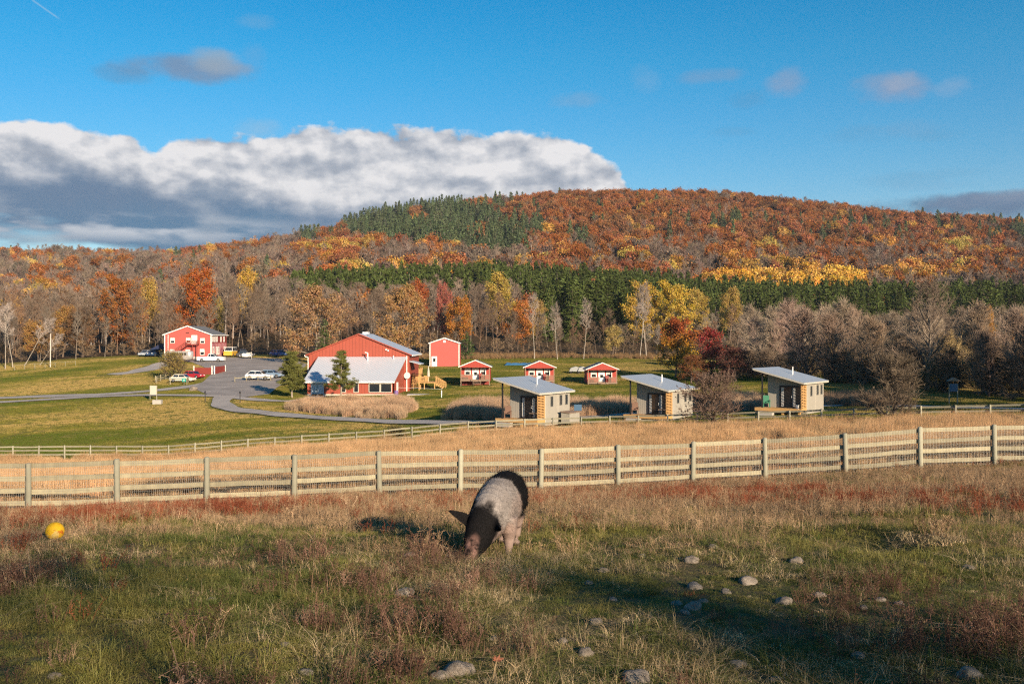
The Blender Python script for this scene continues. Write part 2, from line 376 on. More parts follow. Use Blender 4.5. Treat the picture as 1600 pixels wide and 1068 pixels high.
# ground: one sheet, region weights are vertex data (what grows where)
def ground_mat():
    m, g = newmat('ground_cover')
    geo = g.n('ShaderNodeNewGeometry', out=0); W_ = lambda n: g.n('ShaderNodeAttribute', attribute_name=n, attribute_type='GEOMETRY', out=2)
    big = g.noise(geo, .035, 4, .55); mid = g.noise(geo, .35, 5, .6); fine = g.noise(geo, 6, 5, .65); vfine = g.noise(geo, 38, 3, .6)
    mpn = g.n('ShaderNodeMapping', {'Vector': geo, 'Rotation': (0, 0, .35), 'Scale': (.05, .9, 1)}); stripe = g.noise(mpn, 1.0, 4, .5)
    t1 = g.add(g.mul(mid, .6), g.mul(fine, .4))
    past = g.ramp(t1, [(.30, (.06, .042, .027)), (.42, (.12, .092, .050)), (.55, (.10, .10, .036)), (.72, (.24, .18, .11))])
    t2 = g.add(g.mul(big, .40), g.add(g.mul(stripe, .34), g.mul(fine, .26)))
    lawn = g.ramp(t2, [(.33, (.11, .115, .022)), (.46, (.20, .175, .032)), (.55, (.29, .235, .050)), (.68, (.40, .29, .10))])
    lawng = g.ramp(t2, [(.33, (.07, .10, .016)), (.48, (.115, .145, .022)), (.58, (.17, .17, .034)), (.70, (.30, .23, .075))])  # greener, darker lawn mix for the middle and right lawns
    gold = g.ramp(g.add(g.mul(mid, .5), g.mul(vfine, .5)), [(.3, (.13, .075, .04)), (.7, (.36, .24, .13))])
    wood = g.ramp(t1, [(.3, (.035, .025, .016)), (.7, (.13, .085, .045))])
    col = g.mix(W_('lawn'), past, lawn); col = g.mix(W_('greenlawn'), col, lawng)
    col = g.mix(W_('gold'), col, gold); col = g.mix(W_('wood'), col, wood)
    h = g.add(g.mul(fine, .7), g.mul(vfine, .5))
    fin(g, col, .95, bump=h, bdist=.12, spec=.05); return m
def axis(segs):
    out = []
    for a, c, st in segs: out.append(np.arange(a, c, st))
    return np.concatenate(out + [[segs[-1][1]]])
gx = axis([(-2400, -1400, 200), (-1400, -500, 30), (-500, -150, 8), (-150, -60, 2.5), (-60, -16, 1.2), (-16, 16, .3), (16, 60, 1.2), (60, 150, 2.5), (150, 500, 8), (500, 1400, 30), (1400, 2400, 200)])
gy = axis([(-250, -20, 20), (-20, 2, 2), (2, 38, .3), (38, 130, 1.2), (130, 270, 2), (270, 560, 8), (560, 1400, 20), (1400, 2400, 200)])
GX, GY = np.meshgrid(gx, gy); gz = height(GX, GY)
b = Buf(); nx, ny = len(gx), len(gy); idx = np.arange(nx * ny).reshape(ny, nx)
b.add(np.stack([GX, GY, gz], 2).reshape(-1, 3), np.stack([idx[:-1, :-1], idx[:-1, 1:], idx[1:, 1:], idx[1:, :-1]], 2).reshape(-1, 4))
ground = b.build('ground', ground_mat(), smooth=True); tag(ground, 'rolling pasture, mown lawn and wooded hillside', kind='structure')
PX = px_of(GX, GY)
sm = lambda x, a, c: (lambda t: t * t * (3 - 2 * t))(np.clip((x - a) / (c - a), 0, 1))
nd, fd = near_d(PX), far_d(PX)
golds = sm(GY, nd + .2, nd + 1.5) * (1 - sm(GY, fd + .5, fd + 2.5)) * (GY > 20)
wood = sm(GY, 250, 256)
lawnw = sm(GY, fd, fd + 2) * (1 - wood)
greenw = lawnw * sm(PX, 560, 700) * (1 - sm(GY, 170, 230)) + lawnw * (1 - sm(np.abs(GY - 112), 10, 26)) * .5 * sm(PX, 100, 500)
for n_, a_ in (('lawn', lawnw), ('greenlawn', np.clip(greenw, 0, 1)), ('gold', golds), ('wood', wood)):
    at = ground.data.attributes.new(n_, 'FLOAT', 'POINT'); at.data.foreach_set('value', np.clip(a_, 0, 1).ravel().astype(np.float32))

def drape(name, outline, mat, lift=.05, step=2.0, kind='structure', label=None):
    """sheet laid on the ground inside an outline of world XY points"""
    ol = []
    for (x0, y0), (x1, y1) in zip(outline, outline[1:] + outline[:1]):
        n = max(1, int(math.hypot(x1 - x0, y1 - y0) / step))
        ol += [(x0 + (x1 - x0) * k / n, y0 + (y1 - y0) * k / n) for k in range(n)]
    xs = [p[0] for p in ol]; ys = [p[1] for p in ol]; inner = []
    def inside(x, y):
        c = False
        for (x0, y0), (x1, y1) in zip(ol, ol[1:] + ol[:1]):
            if (y0 > y) != (y1 > y) and x < (x1 - x0) * (y - y0) / (y1 - y0) + x0: c = not c
        return c
    y = min(ys) + step
    while y < max(ys):
        x = min(xs) + step
        while x < max(xs):
            if inside(x, y): inner.append((x + random.uniform(-.1, .1), y + random.uniform(-.1, .1)))
            x += step
        y += step
    pts = [Vector(p) for p in ol + inner]
    r = delaunay_2d_cdt(pts, [], [list(range(len(ol)))], 1, 1e-4)
    V = np.array([(v.x, v.y) for v in r[0]]); Fc = [f for f in r[2] if len(f) == 3]
    b = Buf(); b.add(np.column_stack([V, height(V[:, 0], V[:, 1]) + lift]), Fc)
    o = b.build(name, mat, smooth=True); tag(o, label, kind=kind); return o
ROADS, LOTS = [], []
def ribbon(name, pts, width, mat, lift=.05, label=None):
    """pts: pixel ground points of the centre line"""
    W3 = [G(*p)[:2] for p in pts]
    pl = []
    for k in range(len(W3) - 1):                      # catmull-rom
        p0, p1, p2, p3 = [np.array(W3[max(0, min(len(W3) - 1, j))]) for j in (k - 1, k, k + 1, k + 2)]
        for t in np.linspace(0, 1, 8, endpoint=False):
            pl.append(.5 * (2 * p1 + (p2 - p0) * t + (2 * p0 - 5 * p1 + 4 * p2 - p3) * t * t + (3 * p1 - p0 - 3 * p2 + p3) * t ** 3))
    pl.append(np.array(W3[-1])); pl = np.array(pl); T = np.gradient(pl, axis=0); T /= np.linalg.norm(T, axis=1, keepdims=True) + 1e-9
    N = np.column_stack([-T[:, 1], T[:, 0]]); cols = []
    wv = width * (1 + .12 * np.sin(np.arange(len(pl)) * .7))
    for s in np.linspace(-.5, .5, 5):
        q = pl + N * (s * wv)[:, None]; cols.append(np.column_stack([q, height(q[:, 0], q[:, 1]) + lift]))
    ROADS.append((pl, width)); V = np.stack(cols, 1); n = len(pl); idx = np.arange(n * 5).reshape(n, 5)
    b = Buf(); b.add(V.reshape(-1, 3), np.stack([idx[:-1, :-1], idx[:-1, 1:], idx[1:, 1:], idx[1:, :-1]], 2).reshape(-1, 4))
    o = b.build(name, mat, smooth=True); tag(o, label, kind='structure'); return o
def gravel(name, c0, c1):
    m, g = newmat(name); geo = g.n('ShaderNodeNewGeometry', out=0)
    n = g.add(g.mul(g.noise(geo, .25, 5, .6), .55), g.mul(g.noise(geo, 9, 4, .7), .45))
    fin(g, g.ramp(n, [(.32, c0), (.65, c1)]), .9, bump=g.noise(geo, 20, 3, .6), bdist=.03, spec=.1); return m
GRAVEL = gravel('gravel_road', (.32, .275, .235), (.55, .485, .42)); ASPH = gravel('old_asphalt', (.22, .19, .165), (.43, .38, .335))
drape('car_park', GP([(300, 606), (318, 596), (331, 584), (318, 573), (300, 566), (262, 563), (262, 557), (352, 558), (400, 559), (455, 561), (480, 569), (470, 580), (432, 606), (420, 616), (372, 622), (330, 619)]), ASPH, .07, label='grey gravel car park beside the red buildings')
ribbon('road', [(-60, 621), (40, 620), (150, 616.5), (230, 611), (300, 603), (330, 598)], 3.2, GRAVEL, .05, 'gravel road coming in from the left field')
ribbon('path', [(-60, 628), (60, 625), (170, 619), (260, 617.5), (340, 619), (420, 626), (470, 626), (498, 619)], 2.5, GRAVEL, .09, 'gravel path in front of the barn')
ribbon('path', [(352, 619), (345, 630), (362, 639), (410, 645), (470, 651), (560, 656.5), (640, 660), (720, 661), (780, 660)], 2.8, GRAVEL, .11, 'gravel path curving to the tiny houses')
ribbon('path', [(905, 652), (960, 648), (1060, 643), (1170, 640), (1290, 634), (1380, 633), (1500, 637), (1640, 640)], 2.8, GRAVEL, .06, 'shaded gravel path behind the tiny houses')
ribbon('road', [(175, 585), (215, 580), (245, 572), (270, 565)], 5.0, GRAVEL, .05, 'gravel drive climbing to the two-storey building')

# ------------------------------------------------------------------ plants
def tree_graph(rng, Ht, spread, base=.25, nl=16, nb=7, nt=7, r0=.2, twig=.9, lift=.5, shape=1.0):
    """returns (trunk+limb segments, fine segments, tip points)"""
    S0, S1, R0, R1 = [], [], [], []; f0, f1, tips = [], [], []
    n = 9; p = np.zeros(3); tr = [p.copy()]; drift = rng.normal(0, .05, 2)
    for k in range(n):
        drift += rng.normal(0, .045, 2); p = p + np.array([drift[0], drift[1], 1]) * Ht * .93 / n; tr.append(p.copy())
    rad = lambda t: r0 * (1 - t) ** .85 + .015
    for k in range(n): S0.append(tr[k]); S1.append(tr[k + 1]); R0.append(rad(k / n) * (1.35 if k == 0 else 1)); R1.append(rad((k + 1) / n))
    for i in range(nl):
        t = base + (.97 - base) * ((i + rng.uniform(0, .8)) / nl); k = min(int(t * n), n - 1); q = tr[k] + (tr[k + 1] - tr[k]) * (t * n - k)
        az = i * 2.4 + rng.uniform(-.5, .5); tt = (t - base) / (1 - base)
        L = spread * (math.sqrt(max(.04, 1 - (tt * 1.02 - .28) ** 2 / .56)) if shape > .5 else (1.05 - tt * .9)) * rng.uniform(.75, 1.12)
        el = lift * (.5 + 1.1 * tt) + rng.uniform(-.12, .12); d = np.array([math.cos(az) * math.cos(el), math.sin(az) * math.cos(el), math.sin(el)])
        lp = [q]; lr = rad(t) * .6 + .01; m = 4
        for s in range(m):
            d = d + np.array([0, 0, .14]) + rng.normal(0, .09, 3); d /= np.linalg.norm(d); lp.append(lp[-1] + d * L / m)
            S0.append(lp[-2]); S1.append(lp[-1]); R0.append(lr * (1 - s / m) + .012); R1.append(lr * (1 - (s + 1) / m) + .012)
        lp = np.array(lp)
        for j in range(nb):
            u = .25 + .75 * (j + rng.uniform(0, .9)) / nb; kk = min(int(u * m), m - 1); c = lp[kk] + (lp[kk + 1] - lp[kk]) * min(1, u * m - kk)
            dd = (lp[kk + 1] - lp[kk]) / np.linalg.norm(lp[kk + 1] - lp[kk]) + rng.normal(0, .62, 3) + np.array([0, 0, .15]); dd /= np.linalg.norm(dd)
            Lb = L * rng.uniform(.22, .42) * (1.15 - .5 * u) + .25; e = c + dd * Lb + rng.normal(0, .05, 3); mid_ = (c + e) / 2 + rng.normal(0, .05, 3) * Lb
            f0 += [c, mid_]; f1 += [mid_, e]
            us = rng.uniform(.25, 1, nt)[:, None]; o = c + (e - c) * us
            td = dd + rng.normal(0, .6, (nt, 3)) + np.array([0, 0, .25]); td /= np.linalg.norm(td, axis=1, keepdims=True)
            te = o + td * rng.uniform(.5, 1.1, nt)[:, None] * twig
            f0 += list(o); f1 += list(te); tips += list(te); tips += list((o + te) / 2)
    return (np.array(S0), np.array(S1), np.array(R0), np.array(R1)), (np.array(f0), np.array(f1)), np.array(tips)
def bare_meshes(seed, Ht=13, spread=3.2, base=.3, nl=16, nb=7, nt=7, tw=.017, r0=.15, twig=.9, leaves=0, lift=.65):
    rng = np.random.RandomState(seed); a, f, tips = tree_graph(rng, Ht, spread, base, nl, nb, nt, r0, twig, lift)
    t = Buf(); sticks(t, a[0], a[1], a[2], a[3], 6)
    c = Buf(); n = len(f[0]); sticks(c, f[0], f[1], tw * 1.35, tw * .7, 3, rng.uniform(0, 1, n))
    if leaves: P_ = tips[rng.randint(0, len(tips), leaves)] + rng.normal(0, .12, (leaves, 3)); cards(c, P_, .2, rng, m=1)
    return mesh_np('trunk', t, BARK, True), mesh_np('crown', c, [BARKC, LEAF])
def leafy_meshes(seed, Ht=14, spread=5, base=.18, n=9000, leaf=.30, r0=.24, nl=20, lift=.45, shape=1.0, clump=.42):
    rng = np.random.RandomState(seed); a, f, tips = tree_graph(rng, Ht, spread, base, nl, 7, 5, r0, .8, lift, shape)
    t = Buf(); sticks(t, a[0], a[1], a[2], a[3], 6); sticks(t, f[0], f[1], .028, .012, 3)
    keep = tips[rng.uniform(0, 1, len(tips)) < .62]; sel = rng.randint(0, len(keep), n)
    tone_ = rng.uniform(.12, .88, len(keep))
    P_ = keep[sel] + rng.normal(0, clump, (n, 3)) * np.array([1, 1, .7])
    c = Buf(); cards(c, P_, leaf, rng, np.clip(tone_[sel] + rng.normal(0, .16, n), 0, 1), aspect=.75, up=.2)
    return mesh_np('trunk', t, BARK, True), mesh_np('crown', c, LEAF)
def spruce_meshes(seed, Ht=16, R=2.6, levels=34, per=9, seg=5, size=.5, base=.04, droop=.35, ragged=.2):
    rng = np.random.RandomState(seed); t = Buf(); t.bar((0, 0, 0), (0, 0, Ht * .97), .2, .02, 6)
    c = Buf(); Ps, vs, s0, s1 = [], [], [], []
    for k in range(levels):
        u = (k + rng.uniform(0, .6)) / levels; z = Ht * (base + (1 - base) * u)
        L = R * (1 - u) ** .8 * (1 + .12 * math.sin(k * 1.7)) + .12
        for j in range(max(4, int(per * (1 - .5 * u)))):
            az = rng.uniform(0, 6.283); Lj = L * rng.uniform(1 - ragged * 1.6, 1 + ragged); d = np.array([math.cos(az), math.sin(az), 0.0])
            e = np.array([0, 0, z]) + d * Lj + np.array([0, 0, -droop * Lj * (1 - u) + .25 * u * Lj]); o = np.array([0, 0, z])
            s0.append(o); s1.append(e); tone_ = rng.uniform(.1, .9)
            m = max(3, int(seg * (.5 + Lj / R)))
            for q in range(m):
                w = .25 + .75 * (q + rng.uniform(0, 1)) / m; Ps.append(o + (e - o) * w + rng.normal(0, .13, 3) * np.array([1, 1, .6])); vs.append(np.clip(tone_ + rng.normal(0, .15), 0, 1))
    sticks(t, s0, s1, .03, .012, 3)
    cards(c, np.array(Ps), size, rng, np.array(vs), aspect=.5, up=.8)
    Ps = np.array(Ps); cards(c, Ps + rng.normal(0, .12, Ps.shape), size * .75, rng, np.array(vs), aspect=.45)
    return mesh_np('trunk', t, BARK), mesh_np('crown', c, NEEDLE)
def plant(name, meshes, loc, sc=1.0, rz=0.0, label=None, cat='tree', group=None, col=(.2, .1, .03), bark=(.14, .105, .08), sxy=1.0, crown_name=None):
    e = empty(name, loc, rz, label, cat, group); e.scale = (sc * sxy, sc * sxy, sc)
    for nme, me in zip(('trunk', 'crown'), meshes):
        o = bpy.data.objects.new(nme, me); COL.objects.link(o); o.parent = e; o['col'] = tuple(col); o['bark'] = tuple(bark)
    return e

# ---- scatter machinery for uncountable cover
def proto(me_list, name):
    """one mesh object holding trunk+crown, kept outside the scene"""
    o = bpy.data.objects.new(name, me_list); return o
def merged(name, bufs_mats, smooth=False):
    b = Buf(); mats = []
    for k, (bb, mt) in enumerate(bufs_mats):
        for V, Fc, v, mi in [(bb.V, bb.F, bb.v, bb.m)]:
            off = b.n; b.V += V; b.F += [f + off for f in Fc]; b.v += v; b.m += [q * 0 + k for q in mi]; b.n += bb.n
        mats.append(mt)
    return mesh_np(name, b, mats, smooth)
def scatter(name, protos, pts, kind, scl, rot, col, label, bark=None, tilt=None):
    me = bpy.data.meshes.new(name); n = len(pts); me.vertices.add(n); me.vertices.foreach_set('co', np.asarray(pts, np.float32).ravel())
    def at(nm, ty, data, key='value'):
        a = me.attributes.new(nm, ty, 'POINT'); a.data.foreach_set(key, np.ascontiguousarray(data).ravel())
    at('kind', 'INT', np.asarray(kind, np.int32)); at('scl', 'FLOAT', np.asarray(scl, np.float32))
    r = np.zeros((n, 3), np.float32); r[:, 2] = rot
    if tilt is not None: r[:, :2] = tilt
    at('rot', 'FLOAT_VECTOR', r, 'vector'); c4 = np.ones((n, 4), np.float32); c4[:, :3] = col; at('col', 'FLOAT_COLOR', c4, 'color')
    b4 = np.ones((n, 4), np.float32); b4[:, :3] = (.13, .10, .08) if bark is None else bark; at('bark', 'FLOAT_COLOR', b4, 'color')
    o = bpy.data.objects.new(name, me); COL.objects.link(o); tag(o, label, kind='stuff')
    t = bpy.data.node_groups.new(name, 'GeometryNodeTree')
    t.interface.new_socket('Geometry', in_out='INPUT', socket_type='NodeSocketGeometry'); t.interface.new_socket('Geometry', in_out='OUTPUT', socket_type='NodeSocketGeometry')
    gi = t.nodes.new('NodeGroupInput'); go = t.nodes.new('NodeGroupOutput'); jn = t.nodes.new('GeometryNodeJoinGeometry'); L = t.links.new
    def attr(nm, ty):
        a = t.nodes.new('GeometryNodeInputNamedAttribute'); a.data_type = ty; a.inputs['Name'].default_value = nm; return a.outputs['Attribute']
    kk, ss, rr = attr('kind', 'INT'), attr('scl', 'FLOAT'), attr('rot', 'FLOAT_VECTOR')
    for i, me_ in enumerate(protos):
        po = bpy.data.objects.new(name + '_source', me_)
        oi = t.nodes.new('GeometryNodeObjectInfo'); oi.inputs['Object'].default_value = po; oi.inputs['As Instance'].default_value = True
        cmp_ = t.nodes.new('FunctionNodeCompare'); cmp_.data_type = 'INT'; cmp_.operation = 'EQUAL'
        sk = [s for s in cmp_.inputs if s.type == 'INT']; L(kk, sk[0]); sk[1].default_value = i
        ip = t.nodes.new('GeometryNodeInstanceOnPoints'); L(gi.outputs[0], ip.inputs['Points']); L(cmp_.outputs[0], ip.inputs['Selection'])
        L(oi.outputs['Geometry'], ip.inputs['Instance']); L(rr, ip.inputs['Rotation']); L(ss, ip.inputs['Scale']); L(ip.outputs[0], jn.inputs[0])
    L(jn.outputs[0], go.inputs[0])
    md = o.modifiers.new('scatter', 'NODES'); md.node_group = t
    return o
# ------------------------------------------------------------------ trees that can be told apart
ORANGE, RUST, TAN, GOLD, YEL, RED, MAUVE = (.36, .125, .022), (.27, .085, .018), (.34, .20, .095), (.52, .27, .035), (.48, .35, .055), (.27, .045, .028), (.20, .145, .115)
GREY, PALE, DARKB = (.22, .16, .115), (.32, .265, .21), (.10, .075, .06)
LF = [leafy_meshes(11, 14, 5.0), leafy_meshes(12, 14, 4.2, .2, 8000), leafy_meshes(13, 13, 5.6, .12, 11000, .27, clump=.34)]
BR = [bare_meshes(21, 13, 3.0, .30, r0=.10), bare_meshes(22, 14, 2.6, .42, 15, r0=.10), bare_meshes(23, 12, 3.6, .18, 20, r0=.10), bare_meshes(24, 14, 2.2, .5, 13, r0=.095), bare_meshes(25, 13, 3.3, .2, 18, leaves=900, r0=.10), bare_meshes(26, 13, 2.7, .35, 16, leaves=500, r0=.10)]
SP = [spruce_meshes(31, 17, 2.7, 34, 11, 6, .55, ragged=.3), spruce_meshes(32, 16, 2.4, 30, 11, 6, .55, ragged=.35), spruce_meshes(33, 18, 3.0, 38, 10, 6, .6, ragged=.28)]

def at_px(name, meshes, px, d, h, w, h0, w0, **k):
    x, y, z = D_(px, d); return plant(name, meshes, (x, y, z - .1), h / h0, random.uniform(0, 6.28), sxy=(w / w0) / (h / h0), **k)
at_px('oak_tree', LF[0], 300, 263, 20.5, 13.5, 14, 11, label='tall rounded oak with deep rust orange leaves behind the two-storey red building', group='coloured trees at the wood edge', col=(.34, .095, .014))
at_px('oak_tree', LF[2], 194, 262, 19, 15, 13, 12, label='broad oak with browned orange leaves left of the two-storey red building', group='coloured trees at the wood edge', col=(.30, .115, .03))
at_px('oak_tree', LF[1], 130, 256, 12, 9, 14, 9.5, label='brown-leaved tree at the wood edge beside the white pole', group='coloured trees at the wood edge', col=(.20, .11, .05))
at_px('maple_tree', LF[2], 492, 222, 15.5, 17, 13, 12, label='wide pale tan tree left behind the barn roof', group='coloured trees at the wood edge', col=TAN, bark=(.25, .2, .16))
at_px('maple_tree', LF[2], 627, 228, 15.8, 15, 13, 12, label='wide straw-coloured tree right behind the barn ridge', group='coloured trees at the wood edge', col=(.37, .215, .085), bark=(.25, .2, .16))
at_px('maple_tree', LF[1], 655, 300, 18.5, 9, 14, 9.5, label='small rust red crown showing above the straw-coloured tree', group='coloured trees at the wood edge', col=(.34, .085, .02))
at_px('maple_tree', LF[1], 697, 258, 17.5, 5.5, 14, 9.5, label='narrow pinkish red tree behind the tall red shed', group='coloured trees at the wood edge', col=(.37, .12, .085))
at_px('maple_tree', LF[1], 713, 250, 14, 8, 14, 9.5, label='golden brown tree just right of the pinkish red one', group='coloured trees at the wood edge', col=(.40, .17, .03))
at_px('maple_tree', LF[0], 786, 320, 19, 13, 14, 11, label='yellow-green tree above the first small red cabin', group='coloured trees at the wood edge', col=(.42, .30, .06))
at_px('maple_tree', LF[0], 808, 262, 12.6, 10, 14, 11, label='orange tree behind the gap between first and second small red cabins', group='coloured trees at the wood edge', col=(.42, .16, .035))
at_px('maple_tree', LF[0], 1010, 285, 17.5, 13, 14, 11, label='left tree of the bright yellow clump before the spruces', group='coloured trees at the wood edge', col=(.50, .33, .055))
at_px('maple_tree', LF[2], 1055, 285, 17.5, 15, 13, 12, label='right and widest tree of the bright yellow clump', group='coloured trees at the wood edge', col=(.52, .36, .05))
at_px('maple_tree', LF[1], 1092, 310, 15.5, 9, 14, 9.5, label='thin yellow tree right of the bright yellow clump', group='coloured trees at the wood edge', col=(.45, .32, .07))
at_px('maple_tree', LF[1], 1140, 315, 16, 8, 14, 9.5, label='faded yellow tree against the spruces above the dark red maple', group='coloured trees at the wood edge', col=(.42, .29, .08))
for px, d, h, w, c, lab in [(98, 262, 13, 8, (.34, .19, .05), 'yellow-brown tree left of the brown-leaved tree'), (225, 300, 20, 9, (.40, .26, .06), 'yellowish tree peeping over the browned orange oak'), (330, 268, 14, 7, (.33, .25, .07), 'thin olive yellow tree right of the rust orange oak'), (390, 330, 22, 10, (.48, .30, .05), 'yellow tree standing high in the woods over the car park'),
                            (60, 250, 10, 8, (.36, .20, .06), 'sparse orange-yellow tree at the far left wood edge'), (957, 245, 7.5, 6, (.40, .30, .10), 'low yellow bush-like tree behind the third small red cabin'), (838, 300, 13, 9, (.40, .27, .09), 'pale yellow tree left of the big dark spruces')]:
    at_px('maple_tree', LF[1], px, d, h, w, 14, 9.5, label=lab, group='coloured trees at the wood edge', col=c)

# two-coloured maple right of the third cabin
tm = leafy_meshes(41, 12, 5.2, .06, 9500, .32, .22, 26, .35)
def two_tone(me, parent, cols):
    pass
x, y, z = D_(1056, 178)
t_ = plant('maple_tree', tm, (x, y, z), 9.6 / 12, 1.0, 'round maple turning yellow below and red on top, behind the middle tiny house', group='coloured trees at the wood edge', col=(.44, .25, .035), sxy=1.0)
mt, g = newmat('turning_maple_leaves'); tc = g.n('ShaderNodeTexCoord', out=3); zz = g.n('ShaderNodeSeparateXYZ', (tc,), out=2)
k = g.add(g.m('DIVIDE', zz, 12), g.mul(g.sub(g.noise(tc, .5, 3), .5), .75)); cc = g.ramp(k, [(.35, (.22, .17, .03)), (.5, (.50, .30, .035)), (.68, (.42, .19, .035)), (.86, (.34, .09, .035))])
v = g.n('ShaderNodeAttribute', attribute_name='v', attribute_type='GEOMETRY', out=2)
cc = g.n('ShaderNodeHueSaturation', {'Value': g.lin(v, 0, 1, .5, 1.45), 'Color': cc}); d_ = g.n('ShaderNodeBsdfDiffuse', {'Color': cc}); tr = g.n('ShaderNodeBsdfTranslucent', {'Color': cc}); g.n('ShaderNodeOutputMaterial', (g.n('ShaderNodeMixShader', (.25, d_, tr)),))
tm[1].materials.clear(); tm[1].materials.append(mt)
dr = leafy_meshes(42, 10, 3.6, .1, 5200, .28, .16, 20, .5)
x, y, z = D_(1113, 168); plant('maple_tree', dr, (x, y, z), .80, 2.0, 'dark red maple right of the round turning maple', group='coloured trees at the wood edge', col=(.26, .04, .03)); 
x, y, z = D_(1080, 160); plant('shrub', dr, (x, y, z), .42, .4, 'low brownish shrub under the turning maple', 'shrub', col=(.20, .08, .03), sxy=1.6)
x, y, z = D_(1150, 158); plant('shrub', dr, (x, y, z), .5, 1.4, 'purple-brown shrub right of the dark red maple', 'shrub', col=(.14, .06, .045), sxy=1.6)
for px, d, s, lab in [(1540, 165, .62, 'small amber tree in the thicket right of the big bare tree'), (1590, 172, .55, 'pale amber tree in the thicket at the right edge')]:
    x, y, z = D_(px, d); plant('poplar_tree', LF[1], (x, y, z), s * 1.2, 1, lab, group='coloured trees at the wood edge', col=(.46, .24, .06), sxy=.45)

# leafless individual trees: zones give each its place
def zone(px):
    for lim, s in ((90, 'at the far left of the wood edge'), (250, 'in the wood edge behind the left lawn'), (365, 'in the woods behind the two-storey red building'), (480, 'in the woods behind the car park'),
                   (665, 'in the woods behind the big red barn'), (735, 'in the woods behind the tall red shed'), (870, 'in the woods behind the first two small red cabins'), (1000, 'in the woods behind the third small red cabin'), (1180, 'in the woods behind the middle tiny house'), (1330, 'in the thicket behind the third tiny house')):
        if px < lim: return s
    return 'in the thicket right of the third tiny house'
rng = np.random.RandomState(77)
rows = [(252, 40, 8, 13), (257, 44, 9, 14.5), (262, 44, 10.5, 16), (274, 42, 12, 17), (290, 40, 12, 17), (312, 38, 12, 17)]
nb_ = 0
for d, cnt, lo, hi in rows:
    for k in range(cnt):
        px = -40 + 1690 * (k + rng.uniform(0, 1)) / cnt
        if px > 1150 and d < 262: continue
        if px < 480: hi_ = 1
        dd = d + rng.uniform(-4, 4) - (30 if px > 1180 else 0); hh = rng.uniform(lo, hi) * (.86 if px > 480 and d < 280 else 1) * (1.12 if px < 470 else 1) * (.66 if px > 825 else 1)
        v_ = rng.choice(6, p=[.22, .26, .08, .24, .1, .1]); pale = rng.uniform() < .24
        c = np.array(PALE if pale else GREY if rng.uniform() < .6 else (.25, .155, .10)) * rng.uniform(.8, 1.15)
        x, y, z = D_(px, dd)
        e = plant('bare_tree', BR[v_], (x, y, z - .15), hh / 13.2, rng.uniform(0, 6.28), ('pale-barked' if pale else 'grey-brown') + ' leafless tree ' + zone(px), group='leafless trees along the wood edge', col=tuple(c * (.5 if pale else .66) * (1.35 if px > 1000 else 1)), bark=tuple(c * .85), sxy=rng.uniform(.8, 1.1))
        if v_ in (4, 5): e.children[1]['col'] = (.24, .13, .06)
        nb_ += 1
# low brush along the wood edge
for k in range(62):
    px = -30 + 1680 * (k + rng.uniform(0, 1)) / 62; dd = (251 if px < 480 else 248 if px < 1170 else rng.uniform(150, 200)) + rng.uniform(-2, 3)
    x, y, z = D_(px, dd); s = rng.uniform(.28, .5)
    plant('brush_shrub', BR[rng.choice([2, 4])], (x, y, z - .5), s, rng.uniform(0, 6.28), 'low tangled leafless brush ' + zone(px), 'shrub', 'brush along the foot of the woods', tuple(np.array((.20, .14, .085)) * rng.uniform(.7, 1.2)), (.13, .1, .08), 1.8)
# leaning pale trunks on the left
for px, d, hh, tl, lab in [(38, 238, 13, .55, 'pale birch leaning right in the far left of the wood edge'), (62, 236, 9, .62, 'shorter pale birch leaning beside the white pole'), (8, 232, 15, .05, 'upright pale birch nearest the left edge'), (20, 236, 14, -.12, 'slightly tilted pale birch at the left edge')]:
    x, y, z = D_(px, d); e = plant('birch_tree', BR[3], (x, y, z), hh / 13.5, px, lab, group='pale birches', col=(.30, .25, .22), bark=(.34, .30, .25)); e.rotation_euler = (0, tl, 0)
for px, d, hh, lab in [(835, 236, 15, 'white-barked slim tree behind the second small red cabin'), (871, 234, 13, 'white slim tree right of the second small red cabin'), (912, 236, 14, 'white-barked slim tree above the third small red cabin'), (1000, 240, 17, 'tall white-barked tree left of the turning maple'), (1010, 241, 17.5, 'taller white-barked tree next to the turning maple')]:
    x, y, z = D_(px, d); plant('birch_tree', BR[3], (x, y, z), hh / 13.5, px, lab, group='pale birches', col=(.27, .22, .19), bark=(.34, .30, .25), sxy=.8)
